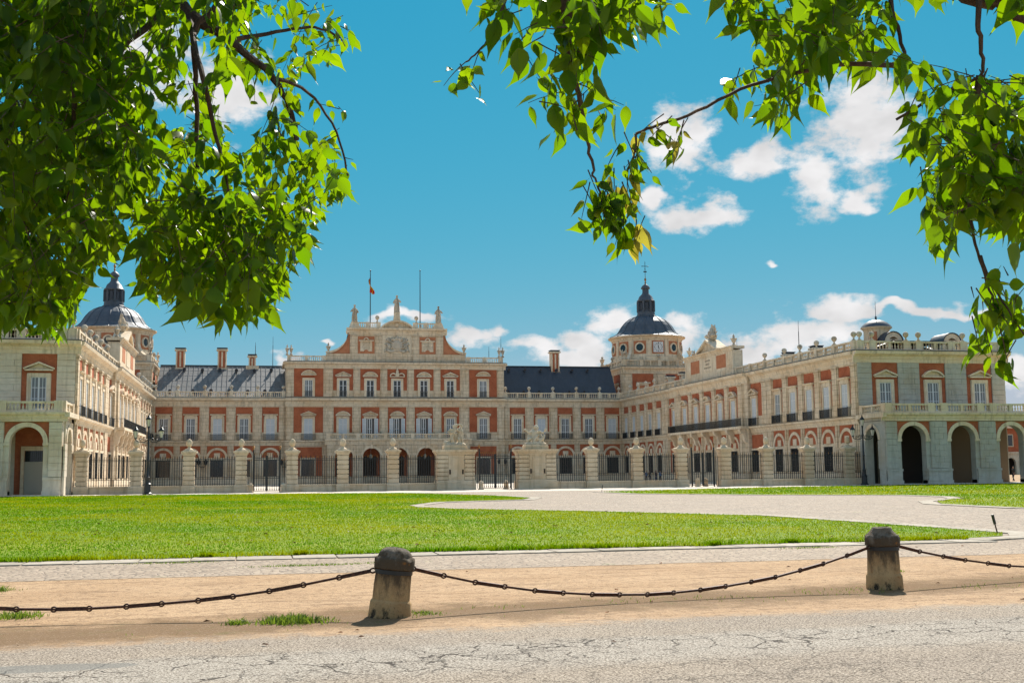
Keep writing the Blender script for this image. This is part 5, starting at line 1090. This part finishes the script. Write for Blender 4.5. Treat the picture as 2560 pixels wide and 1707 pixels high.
# ------------------------------------------------------------------ street lamps
def street_lamp(x, y, lab):
    t = thing('street_lamp', lab, 'street lamp', (x, y, 0), 0, 'triple lanterns before the fence')
    MB().lathe([(.42, 0), (.42, .12), (.3, .2), (.27, .9), (.33, .95), (.22, 1.05), (.17, 1.5), (.2, 1.56), (.13, 1.64), (.105, 3.0), (.14, 3.06), (.1, 3.12), (.08, 5.0), (.13, 5.05), (.13, 5.2), (.08, 5.3), (.07, 5.9), (.12, 5.95), (.05, 6.05)], 12).build('post', IRON, t, smooth=True)
    for s in (-1, 1):
        mb = MB(); mb.tube([(0, 0, 5.0), (s*.3, 0, 4.75), (s*.7, 0, 4.72), (s*1.05, 0, 4.85), (s*1.12, 0, 5.0)], .04, 6)
        for cx, cz, r in ((.35, 5.0, .2), (.72, 4.93, .15)):
            mb.tube([(s*cx+r*(1-k/16)*math.cos(k*.75), 0, cz+r*(1-k/16)*math.sin(k*.75)) for k in range(13)], .025, 5)
        mb.build('arm', IRON, t)
    def glass():
        mb = MB(); mb.lathe([(.11, .12), (.24, .72)], 6); return mb.mesh('lantern_glass', LGLASS)
    def cap():
        mb = MB(); mb.lathe([(.03, 0), (.14, .04), (.12, .12)], 6); mb.lathe([(.29, .72), (.29, .78), (.2, .92), (.1, 1.0), (.12, 1.06), (.05, 1.12), (.06, 1.18), (.01, 1.3)], 6)
        for i in range(6): a = i*math.pi/3; mb.tube([(.115*math.cos(a), .115*math.sin(a), .12), (.255*math.cos(a), .255*math.sin(a), .74)], .014, 4)
        return mb.mesh('lantern', IRON)
    for dx, z in ((-1.12, 4.98), (0, 6.02), (1.12, 4.98)):
        l = link('lantern', cached('lcap', cap), t, (dx, 0, z)); link('lantern_glass', cached('lgl', glass), l)
street_lamp(-9.5, 112.7, 'black three-lantern street lamp below the dense foliage'); street_lamp(61.9, 114.0, 'black three-lantern street lamp by the grey corner pavilion')

# ------------------------------------------------------------------ bollards and chains
def bollard(x, y, lab, h, lean, turn, hollow):
    t = thing('stone_bollard', lab, 'bollard', (x, y, -.02), turn, 'chained bollards along the road'); t.rotation_euler = (lean[0], lean[1], turn)
    prof = [(.248, 0), (.250, .05), (.243, .19), (.236, .21), (.222, .225), (.215, .40), (.208, .585), (.235, .60), (.238, .70), (.222, .73), (.195, .745)]+([(.182, .785), (.155, .82), (.11, .845), (.05, .855), (.005, .857)] if not hollow else [(.15, .79), (.125, .835), (.09, .845), (.06, .825), (.005, .82)])
    n = 40; P = []
    for r, z in prof:
        for i in range(n):
            a = 2*math.pi*i/n; q = Vector((math.cos(a)*3, math.sin(a)*3, z*9+x)); d = 1+.022*mnoise.noise(q)+.014*mnoise.noise(q*3)
            if z > .72: d *= 1+.10*mnoise.noise(q*.8)
            P.append((r*math.cos(a)*d, r*math.sin(a)*d, (z+(.012*mnoise.noise(q*1.3) if z > .5 else 0))*h/.84))
    F = [(j*n+i, j*n+(i+1) % n, (j+1)*n+(i+1) % n, (j+1)*n+i) for j in range(len(prof)-1) for i in range(n)]
    MB().add(P, F).build('body', BOLL, t, smooth=True)
    k = h/.84; MB().lathe([(.20, .535*k), (.222, .535*k), (.222, .585*k), (.20, .585*k)], 32).build('iron_band', IRON, t)
    return t
b1 = (1.55, 14.12); b2 = (8.58, 15.36); dv = (b2[0]-b1[0], b2[1]-b1[1])
bollard(*b1, 'leaning stone bollard with rounded top, beside the weeds', .80, (0, R_(5.5), ), .2, False) if False else None
bollard(*b1, 'leaning stone bollard with rounded top, beside the weeds', .80, (0, R_(5.5)), 0.0, False)
bollard(*b2, 'upright stone bollard with hollowed broken top and rust spots', .86, (0, R_(-.6)), 0.0, True)
def link_mesh(L, rot):
    def f():
        mb = MB(); w = .022; r = .0105; P = []
        e = .034
        for s in (-1, 1):                      # eye rings
            mb.tube([(s*(L/2-e)+e*math.cos(a), 0, e*.8*math.sin(a)) for a in [2*math.pi*i/10 for i in range(11)]], r, 5)
        mb.box(-L/2+2*e-.012, L/2-2*e+.012, -.013, .013, -.021, .021)
        return mb.mesh('chain_link', RUST, True)
    return cached(('link', L, rot), f)
def chain(a, b, sag, lab, n):
    t = thing('iron_chain', lab, 'chain', tuple(a), 0, 'rusty chains between the bollards'); a, b = Vector(a), Vector(b); pts = []
    for i in range(n+1):
        f = i/n; pts.append(a.lerp(b, f)+Vector((0, 0, -sag*4*f*(1-f)+.004*rnd.uniform(-1, 1))))
    for i, (p, q) in enumerate(zip(pts[:-1], pts[1:])):
        d = q-p; L = d.length+.05; m = Matrix.Translation((p+q)/2-a) @ d.to_track_quat('X', 'Z').to_matrix().to_4x4() @ Matrix.Rotation(R_(90 if i % 2 else 12), 4, 'X')
        o = link('chain_link', link_mesh(.5, 0), t); o.matrix_basis = m @ Matrix.Scale(L/.5, 4, Vector((1, 0, 0)))
dn = Vector((dv[0], dv[1], 0)).normalized(); off = Vector((dn.x*.235, dn.y*.235, 0))
A1 = Vector((b1[0]+.05, b1[1], .535)); A2 = Vector((b2[0], b2[1], .575))
chain(A1+off, A2-off, .46, 'rusty chain sagging between the two stone bollards', 17)
lb = A1+Vector((-7.0, .75, .0)); chain(A1-Vector((.235, -.02, 0)), lb, .37, 'rusty chain sagging from the leaning bollard past the weeds', 17)
rb = A2+Vector((dv[0], dv[1]*1.0, 0)); chain(A2+off, rb, .42, 'rusty chain sagging away from the hollow-topped bollard', 17)
bollard(lb.x, lb.y, 'bollard', .8, (0, 0), 0, False) if False else None

# ------------------------------------------------------------------ weeds, stakes
def tuft(cx, cy_, rx, ry, n, h, lab):
    X = cx+rng.normal(0, rx/2, n); Y = cy_+rng.normal(0, ry/2, n); o = link('grass_tuft', blade_mesh('grass_tuft', X, Y, np.full(n, .0), rng.uniform(.008, .018, n), rng.uniform(.25, 1., n)*h*np.exp(-((X-cx)/rx)**2*.5), WEED, 1.3)); tag(o, lab, 'weeds', 'weed tufts on the verge'); struct(o, 'stuff')
tuft(.42, 13.85, .40, .24, 700, .12, 'bright green weed patch beside the leaning bollard'); tuft(-.18, 13.85, .15, .1, 90, .09, 'small weed sprig a step away from the bright patch')
tuft(-2.75, 15.3, .3, .25, 300, .11, 'weed clump at the picture edge under the chain'); tuft(-3.75, 18.9, .3, .25, 240, .11, 'weed clump at the picture edge near the pebble path')
tuft(1.98, 14.2, .22, .22, 160, .05, 'faint low weeds at the sunny side of the leaning bollard'); tuft(9.9, 17.9, .1, .1, 70, .09, 'tiny weed tuft behind the hollow-topped bollard chain'); tuft(10.15, 17.7, .07, .07, 40, .06, 'tiniest weed sprig behind the hollow-topped bollard chain')
for i, (x, y, rx, ry, n) in enumerate(((.9, 22.3, 1.1, .18, 500), (2.2, 22.5, .5, .1, 160), (11.5, 23.6, .9, .15, 260), (-1.6, 23.8, .9, .12, 260))):
    tuft(x, y, rx, ry, n, .05, ['long mossy grass strip on the pebble path', 'short mossy grass strip on the pebble path, next to the long one', 'mossy grass strip on the pebble path near the hollow-topped bollard', 'mossy strip against the kerb stones below the foliage'][i])
nv = 1500; vx = rng.uniform(-6, 15, nv); vy = 13.75+.165*vx+rng.normal(0, .32, nv); kv = np.array([mnoise.noise(Vector((a*.9, b*.9, 3))) for a, b in zip(vx, vy)]) > .12; vx, vy = vx[kv], vy[kv]
struct(link('verge_grass', blade_mesh('verge_grass', vx, vy, np.zeros_like(vx), rng.uniform(.006, .012, len(vx)), rng.uniform(.015, .05, len(vx)), WEED, 1.5)), 'stuff')
def stake(x, y, h, lab, tilt):
    t = thing('marker_stake', lab, 'stake', (x, y, 0)); t.rotation_euler = (0, R_(tilt), 0); MB().lathe([(.02, 0), (.016, h)], 6).build('rod', RUST, t); MB().box(-.022, .022, -.03, .03, h*.5, h).build('plate', IRON, t)
s1 = on_y(2482, 1332, 27.2); stake(s1[0], 27.0, .5, 'thin dark marker stake leaning at the lawn tip', -14)
stake(27.2, 92.6, .6, 'tiny marker stake at the far lawn corner', 10)

# ------------------------------------------------------------------ people
SKIN = mat('skin', (.42, .25, .17), .6, .3); HAIR = mat('dark_hair', (.03, .02, .015), .6, .3)
def person(x, y, rz, lab, top, legs, pose, h=1.72):
    k = h/1.72; mb = MB(); T = mb.tube; B = mb.ball; st = .16 if pose == 'walk' else .03
    for s in (-1, 1):
        f = s*st; T([(s*.09, -f*1.6, .06), (s*.095, -f-.02 if s > 0 else f*.2, .47), (s*.09, 0, .9)], [.05, .062, .088], 8); T([(s*.09, -f*1.6+.05, .04), (s*.1, -f*1.6-.14, .035)], [.04, .035], 6)
        a = -f*1.2; T([(s*.18, 0, 1.4), (s*.25, a*.5+.03, 1.13), (s*.22, a-.06, .88)], [.055, .045, .035], 7); hx, hy, hz = s*.22, a-.07, .83
        B((hx, hy, hz), .04, 7, 5, (.6, 1, 1.3))
        for q in range(4): T([(hx, hy-.03+.02*q, hz-.03), (hx-s*.008, hy-.035+.02*q, hz-.085), (hx-s*.02, hy-.03+.02*q, hz-.11)], [.012, .011, .009], 5)
        T([(hx, hy-.03, hz+.01), (hx-s*.02, hy-.06, hz-.03)], [.013, .01], 5)
    T([(0, 0, .88), (0, 0, 1.1), (0, .0, 1.32), (0, .01, 1.43)], [.15, .135, .17, .1], 10); T([(-.17, 0, 1.4), (.17, 0, 1.4)], [.07, .07], 8); T([(0, .01, 1.42), (0, 0, 1.52)], [.055, .05], 8)
    B((0, -.01, 1.61), .1, 12, 9, (.82, .98, 1.18)); B((0, -.11, 1.595), .018, 6, 5); B((-.085, 0, 1.61), .022, 6, 5, (.5, 1, 1.3)); B((.085, 0, 1.61), .022, 6, 5, (.5, 1, 1.3))
    me = voxel(mb, [SKIN, HAIR, top, legs, IRON], .018, 2, 'person', lambda c: 1 if (c.z > 1.63 and c.y > -.07) or c.z > 1.69 else 0 if c.z > 1.47 else 2 if c.z > .93 and not (abs(c.x) > .19 and c.z < 1.0) else 0 if abs(c.x) > .185 and c.z > .68 else 3 if c.z > .08 else 4)
    tag(link('person', me, None, (x, y, .016), (0, 0, rz), (k, k, k)), lab, 'person')
def cloth(n, c): return mat(n, c, .85, .2)
DK, BL, GR, WH, TN = cloth('navy_cloth', (.02, .03, .06)), cloth('blue_cloth', (.06, .14, .28)), cloth('charcoal_cloth', (.04, .04, .045)), cloth('white_cloth', (.6, .6, .6)), cloth('denim', (.05, .08, .14))
for u, y, rz, l, a, b in ((1616, 176, .4, 'person in a pale top standing first in the group behind the railing', BL, DK), (1624, 177, -.6, 'person in dark clothes close beside the pale-topped visitor', GR, DK), (1640, 176, .9, 'person in navy standing alone mid-group behind the railing', DK, TN), (1651, 175, -.8, 'person in a blue top at the end of the group behind the railing', BL, GR)):
    P = on_y(u, 1190, y); person(P[0], y, rz, l, a, b, 'stand')
P = on_y(1838, 1190, 150); person(P[0]-1, 150, 2.2, 'person in dark clothes behind the railing by the wide brick bay', GR, DK, 'stand')
P = on_y(2534, 1190, 131); person(P[0], 131, R_(-70), 'person in dark clothes walking beyond the open end arch', GR, DK, 'walk', 1.78)

# ------------------------------------------------------------------ far house seen through the end arch
hs = thing('arcaded_house', 'far brick arcaded house seen through the open end arch', 'house', (175, 255, 0), R_(0))
mb = MB()
for i in range(14): mb.arch_wall(-28+i*4, -24+i*4, 0, 5.2, -26+i*4, 1.35, 2.6, 0, .7, 10)
mb.build('arcade', TRIM, hs); MB().box(-28, 28, 3.0, 3.5, 0, 5.2).build('back_wall', SHADE, hs)
MB().box(-28, 28, .05, 10, 5.2, 11).build('wall', BRICK, hs); MB().box(-28.2, 28.2, -.3, .05, 5.0, 5.4).build('string_course', TRIM, hs); MB().box(-28.4, 28.4, -.5, 10.4, 11, 11.5).build('cornice', TRIM, hs)
for i in range(14):
    w = link('window', m_box('w', TRIM, -.85, .85, -.06, .06, 6.6, 9.6), hs, (-26+i*4, 0, 0)); link('pane', m_box('pane', GLASS, -.6, .6, -.09, -.05, 6.8, 9.4), w)
MB().add([(-28.4, -.5, 11.5), (28.4, -.5, 11.5), (28.4, 5, 15.5), (-28.4, 5, 15.5), (-28.4, 10.5, 11.5), (28.4, 10.5, 11.5)], [(0, 1, 2, 3), (3, 2, 5, 4), (0, 3, 4), (1, 5, 2)]).build('roof', ZINC, hs)

# ------------------------------------------------------------------ overhanging trees
def leaf_geo(curl, fold, wid):
    st = ((0, 0), (.08, .15), (.22, .255), (.38, .285), (.55, .235), (.72, .135), (.9, .042), (1.13, 0)); V = []; F = []
    for t, w in st:
        z = -curl*t*t; w *= wid
        V += [(t, 0, z-fold*w*.9), (t, w, z+fold*w*.3+.012*math.sin(t*19)), (t, -w, z+fold*w*.3+.012*math.sin(t*17+1))]
    for i in range(len(st)-1):
        a, b = 3*i, 3*i+3
        if i == 0: F += [(a, b, b+1), (a, b+2, b)]
        elif i == len(st)-2: F += [(a, b, a+1), (a, a+2, b)]
        else: F += [(a, b, b+1, a+1), (a, a+2, b+2, b)]
    V += [(-.16, -.008, .03), (-.16, .008, .03), (.02, .008, 0), (.02, -.008, 0)]; k = len(V)-4; F.append((k, k+1, k+2, k+3))
    return np.array(V), F
LG = [leaf_geo(.25, .35, 1.), leaf_geo(.1, .5, .9), leaf_geo(.45, .25, 1.08), leaf_geo(-.12, .4, .82)]
def leaf_mesh(i, m):
    def f():
        mb = MB(); mb.add(LG[i][0].tolist(), LG[i][1]); return mb.mesh('leaf', m, True)
    return cached(('leaf', i, m.name), f)
def inpoly(poly, u, v): return bool(inside(poly, np.array([u]), np.array([v]))[0])
class Tree:
    def __init__(s, label, loc): s.t = thing('hackberry_tree', label, 'tree', loc, 0, 'trees overhanging the road'); s.o = np.array(loc); s.leaves = []; s.tw = MB()
    def L(s, p): return tuple(np.asarray(p)-s.o)
    def limb(s, pts, r, name='limb'):
        P = [Vector(s.L(p)) for p in pts]; Q = []
        for i in range(len(P)-1):
            p0, p1, p2, p3 = P[max(i-1, 0)], P[i], P[i+1], P[min(i+2, len(P)-1)]
            for k in range(5):
                t = k/5; Q.append(.5*((2*p1)+(p2-p0)*t+(2*p0-5*p1+4*p2-p3)*t*t+(3*p1-p0-3*p2+p3)*t**3)+Vector([rnd.uniform(-.25, .25)*min(r[0], .02) for _ in range(3)]))
        Q.append(P[-1]); n = len(Q); MB().tube(Q, [r[1]+(r[0]-r[1])*(1-i/(n-1))**(1 if name == 'trunk' else 2.6) for i in range(n)], 7 if r[0] > .03 else 5).build(name, BARK, s.t, smooth=True)
    def leaf(s, p, hang, spread, size, m=None):
        d = np.array([rng.normal(0, spread), rng.normal(0, spread), -hang+rng.normal(0, spread*.5)]); d /= np.linalg.norm(d)
        n = rng.normal(0, 1, 3); n[2] = abs(n[2])*.7+.15; n -= d*(n@d); n /= np.linalg.norm(n)
        s.leaves.append((np.asarray(p), d, np.cross(n, d), n, size*rng.uniform(.55, 1.3), int(rng.integers(0, 4)), m))
    def twig(s, p, d, ln, step, size, hang=.75, spread=.55, ok=None, m=None):
        d = np.asarray(d, float); d /= np.linalg.norm(d); pts = [np.asarray(p, float)]; k = max(2, int(ln/step)); side = rng.normal(0, 1, 3); side -= d*(side@d); side /= np.linalg.norm(side)
        for i in range(k):
            d = d+np.array([0, 0, -.06])+rng.normal(0, .06, 3); d /= np.linalg.norm(d); q = pts[-1]+d*step
            if ok is not None and not ok(q-np.array([0, 0, size*.62])): break
            pts.append(q); off = side*(.016 if i % 2 else -.016)
            if True:
                s.leaf(q+off, hang, spread, size*(.75+.25*math.sin(math.pi*(i+1)/(k+1))), m)
        if len(pts) > 1: s.tw.tube([s.L(x) for x in pts], [.0024-.0014*i/(len(pts)-1) for i in range(len(pts))], 4)
    def fill(s, poly, holes, d0, d1, twigs, size=.1, ln=(.2, .45), step=.042, dens=None, clump=0, seed=0.):
        p = np.array(poly); lo, hi = p.min(0), p.max(0); c = 0
        ok = lambda q: (lambda uv: inpoly(poly, uv[0], uv[1]) and not any(((uv[0]-h[0])/h[2])**2+((uv[1]-h[1])/h[3])**2 < 1 for h in holes))(to_px(q))
        while c < twigs:
            u, v = rng.uniform(lo[0], hi[0]), rng.uniform(lo[1], hi[1])
            if not inpoly(poly, u, v): continue
            if dens and rng.random() > dens(u, v): continue
            if clump and .62+1.7*mnoise.noise(Vector((u/clump, v/clump, seed))) < rng.random()*.9: continue
            dist = rng.uniform(d0, d1); q = at(u, v-25, dist); s.twig(q, (rng.normal(0, .6), rng.normal(0, .6), -.35+rng.normal(0, .4)), rng.uniform(*ln), step, size, ok=ok); c += 1
    def finish(s, singles=300):
        P = np.array([l[0] for l in s.leaves]); uv = to_px(P); dist = np.linalg.norm(P-C0, axis=1); vis = (uv[:, 0] > -20) & (uv[:, 0] < 2580) & (uv[:, 1] > -20)
        order = np.argsort(np.where(vis, dist/np.array([l[4] for l in s.leaves]), 1e9)); single = set(order[:singles].tolist())
        groups = {}
        for i, (p, d, b, n, sz, k, m) in enumerate(s.leaves):
            m = m or LEAF; M = np.stack([d, b, n], 1)*sz
            if i in single:
                o = link('leaf', leaf_mesh(k, m), s.t); W = Matrix(((*M[0], p[0]-s.o[0]), (*M[1], p[1]-s.o[1]), (*M[2], p[2]-s.o[2]), (0, 0, 0, 1))); o.matrix_basis = W
            else: groups.setdefault(m.name, [m, [], []]); g = groups[m.name]; base = len(g[1]); g[1].append((LG[k][0]@M.T+p-s.o, LG[k][1]))
        for m, items, _ in groups.values():
            V = []; F = []; o = 0
            for v, f in items: V.append(v); F += [tuple(o+i for i in q) for q in f]; o += len(v)
            me = bpy.data.meshes.new('foliage'); me.from_pydata(np.concatenate(V).tolist(), [], F); me.materials.append(m); me.polygons.foreach_set('use_smooth', [True]*len(me.polygons)); me.update(); struct(link('foliage', me, s.t), 'stuff')
        struct(s.tw.build('twigs', BARK, s.t, smooth=True), 'stuff')
A = lambda *pts: [at(u, v, d) for u, v, d in pts]
TL = Tree('dense overhanging tree crown filling the sky above the sunlit wing', (-5.2, 6.5, 0))
TL.limb([(-5.2, 6.5, -.1), (-5.25, 6.5, 1.2), (-5.1, 6.5, 2.6), (-4.9, 6.45, 4.2), (-4.7, 6.4, 5.6)], (.24, .13), 'trunk')
TL.limb([(-4.95, 6.45, 3.9), (-3.6, 6.3, 4.6)]+A((200, -150, 6.2), (470, 35, 5.8), (574, 103, 5.7), (683, 195, 5.6), (729, 287, 5.6), (742, 350, 5.55)), (.09, .012))
TL.limb([(-4.9, 6.45, 4.2), (-3, 6, 5.0)]+A((420, -90, 5.9), (480, 90, 5.6), (490, 260, 5.6), (494, 420, 5.6)), (.05, .01))
TL.limb(A((470, 35, 5.8), (500, 170, 5.3), (530, 300, 5.3), (560, 420, 5.3), (580, 560, 5.3)), (.018, .008))
TL.limb([(-4.85, 6.4, 4.8), (-3, 5.5, 4.9)]+A((170, -70, 5.6), (182, 120, 5.3), (186, 330, 5.2), (170, 520, 5.2)), (.05, .01))
TL.limb([(-4.8, 6.4, 5.0), (-3, 6.2, 5.2)]+A((320, -60, 6.6), (300, 130, 6.4), (308, 250, 6.4), (330, 380, 6.4)), (.05, .012))
TL.limb([(-5.0, 6.5, 3.0), (-3.2, 6.2, 2.9)]+A((-60, 430, 6.3), (60, 400, 6.2), (160, 330, 6.1)), (.05, .012))
TL.limb(A((574, 103, 5.7), (690, 80, 5.8), (790, 70, 5.9), (850, 95, 5.9)), (.014, .006)); TL.limb(A((683, 195, 5.6), (770, 230, 5.7), (840, 330, 5.7), (870, 440, 5.7)), (.012, .005))
PL_ = [(-120, -140), (720, -140), (735, 15), (835, 30), (905, 100), (868, 150), (795, 195), (862, 262), (872, 330), (900, 440), (878, 498), (800, 545), (795, 625), (735, 690), (700, 735), (668, 805), (615, 825), (560, 835), (510, 812), (440, 775), (385, 770), (345, 755), (330, 690), (345, 610), (325, 560), (300, 630), (262, 680), (222, 725), (165, 850), (110, 860), (60, 850), (20, 830), (-120, 830)]
HL = [(605, 345, 46, 56), (700, 150, 20, 26), (760, 300, 20, 30), (450, 300, 16, 24), (120, 250, 14, 24), (60, 560, 14, 20), (610, 640, 14, 22), (480, 640, 12, 18), (330, 110, 26, 40), (215, 150, 18, 34), (560, 250, 22, 34), (655, 290, 18, 26), (300, 590, 22, 40)]
TL.fill(PL_, HL, 5.0, 7.8, 740, .094, dens=lambda u, v: 1 if u < 360 else .7, clump=95, seed=2.3)
TL.fill([(-120, -140), (330, -140), (360, 250), (380, 420), (330, 620), (240, 700), (160, 820), (-120, 830)], [(330, 110, 26, 40)], 4.8, 6.6, 380, .1, clump=120, seed=7.1)
TL.fill([(360, 480), (680, 500), (790, 560), (735, 690), (660, 810), (560, 835), (440, 775), (345, 750), (340, 620)], [], 4.7, 5.9, 150, .1, clump=90, seed=4.)
TL.fill([(-400, -500), (760, -420), (740, -60), (-120, -60), (-120, 700), (-400, 700)], [], 5, 8, 260, .1)  # unseen leaves around the frame, added for shading
TL.fill([(-150, -850), (600, -850), (600, -90), (-150, -90)], [], 6.6, 9.5, 520, .125, (.3, .55))      # unseen crown above the frame, added to shade the leaves below
TL.finish()
TR = Tree('second overhanging tree with leafy sprays hanging over the clock tower and pavilion', (9.5, 4.6, 0))
TR.limb([(9.5, 4.6, -.1), (9.45, 4.6, 1.2), (9.3, 4.6, 2.8), (9.0, 4.65, 4.4), (8.8, 4.7, 5.8)], (.25, .13), 'trunk')
TR.limb([(9.2, 4.6, 3.6), (6.5, 4.7, 4.3)]+A((2700, -120, 4.9), (2480, 10, 4.7), (2350, -60, 4.6)), (.08, .02))
TR.limb(A((2450, -120, 4.5), (2447, 40, 4.4), (2452, 120, 4.4), (2448, 190, 4.4), (2330, 245, 4.4), (2240, 300, 4.4)), (.014, .005))
TR.limb(A((2620, 90, 4.8), (2540, 40, 4.7), (2440, -30, 4.6)), (.016, .012))
TR.limb([(9.1, 4.6, 4.2), (6, 4.4, 4.8)]+A((2250, -160, 4.6), (2225, -20, 4.4), (2250, 90, 4.35), (2270, 170, 4.3)), (.05, .006))
TR.limb(A((2270, 170, 4.3), (2150, 160, 4.25), (2000, 180, 4.2), (1850, 225, 4.1), (1720, 290, 4.0), (1630, 318, 3.95), (1590, 335, 3.95)), (.011, .005))
TR.limb(A((1590, 335, 3.95), (1588, 380, 3.95), (1570, 425, 3.95)), (.005, .003))
TR.limb([(9.0, 4.65, 4.6), (5, 4.1, 5.2)]+A((1480, -220, 4.2), (1415, -60, 4.0), (1418, 60, 3.95), (1424, 140, 3.9), (1460, 300, 3.9), (1478, 400, 3.9), (1488, 450, 3.9), (1512, 500, 3.9), (1560, 540, 3.9)), (.05, .003))
TR.limb(A((1290, -80, 4.0), (1240, 60, 3.9), (1205, 120, 3.9), (1165, 155, 3.9)), (.007, .003))
TR.limb(A((2448, 190, 4.4), (2430, 380, 4.4), (2425, 540, 4.3), (2450, 650, 4.3), (2480, 740, 4.3), (2500, 800, 4.3)), (.012, .004)); TR.limb(A((2450, 640, 4.3), (2475, 700, 4.25), (2530, 790, 4.2), (2570, 850, 4.2)), (.007, .003))
PM = [(1140, -120), (1640, -120), (1690, 50), (1690, 95), (1640, 120), (1580, 130), (1530, 125), (1498, 190), (1535, 255), (1565, 315), (1535, 335), (1500, 355), (1440, 375), (1405, 385), (1335, 350), (1328, 320), (1285, 235), (1308, 185), (1290, 140), (1240, 100), (1165, 60), (1130, 20)]
TR.fill(PM, [], 3.75, 4.3, 88, .1, (.13, .28), clump=80, seed=1.)
TR.fill([(1150, -120), (1640, -120), (1660, 60), (1560, 110), (1480, 170), (1350, 170), (1250, 80), (1160, 20)], [], 3.8, 4.2, 14, .1, (.15, .3))
def spray(pts, n, size, d, hang=.7, spread=.55, m=None):
    for u, v in pts: TR.twig(at(u, v, d), (rng.normal(0, .5), rng.normal(0, .3), -.5), .12, .03, size, hang, spread, m=m)
spray([(1200, 125), (1165, 155), (1150, 160)], 3, .07, 3.9, .35, .6)
spray([(1470, 425), (1495, 455), (1515, 475), (1525, 455), (1555, 455), (1475, 455), (1455, 460), (1540, 465), (1500, 485)], 5, .075, 3.9, .6, .6)
spray([(1535, 490), (1560, 515), (1578, 530), (1550, 500)], 4, .085, 3.9, .9, .35); spray([(1590, 535), (1612, 540)], 3, .075, 3.9, 1., .3, YLEAF); spray([(1535, 420), (1570, 420), (1560, 415)], 3, .085, 3.95, 1., .3, YLEAF)
spray([(1600, 340), (1640, 320), (1680, 290), (1710, 300), (1560, 330), (1580, 370), (1600, 380), (1570, 400), (1550, 360)], 4, .07, 3.95, .8, .5); spray([(1720, 295), (1660, 285)], 3, .06, 3.95, .8, .5, YLEAF)
PR_ = [(1870, -120), (2200, -120), (2215, 40), (2255, 110), (2270, 170), (2320, 200), (2400, 190), (2470, 165), (2640, 160), (2640, 690), (2565, 680), (2530, 630), (2490, 570), (2425, 585), (2385, 670), (2340, 670), (2318, 620), (2308, 545), (2282, 465), (2268, 390), (2258, 290), (2240, 245), (2170, 250), (2150, 190), (2110, 180), (2075, 165), (2035, 240), (2005, 320), (1960, 340), (1920, 330), (1880, 320), (1850, 300), (1815, 290), (1805, 250), (1862, 180), (1900, 140), (1880, 115), (1820, 95), (1785, 40)]
TR.fill(PR_, [(2500, 385, 22, 34), (2160, 60, 16, 22)], 4.0, 5.0, 205, .1, (.14, .3), clump=90, seed=5.); TR.fill([(2290, 260), (2640, 200), (2640, 640), (2540, 600), (2440, 560), (2380, 640), (2330, 600), (2290, 420)], [(2500, 385, 22, 34)], 4.0, 4.8, 40, .1, clump=80, seed=9.)
TR.fill([(1890, -120), (2190, -120), (2210, 60), (2120, 150), (1980, 220), (1900, 180), (1850, 60)], [], 4, 4.8, 26, .1)
TR.fill([(2180, -120), (2640, -120), (2640, 60), (2520, 90), (2430, 40), (2300, 20), (2200, 10)], [(2440, 60, 90, 60)], 4, 5, 36, .1); TR.fill([(2420, 690), (2500, 700), (2640, 780), (2640, 900), (2560, 860), (2480, 850), (2450, 800), (2405, 790)], [], 4.0, 4.6, 26, .085, (.1, .25))
spray([(2430, 790), (2460, 800), (2500, 820), (2540, 850), (2480, 760), (2440, 720), (2470, 700)], 5, .085, 4.2, .6, .5)
TR.fill([(1000, -500), (2900, -500), (2900, -60), (1100, -60)], [], 4, 6, 14, .105)
TR.finish()
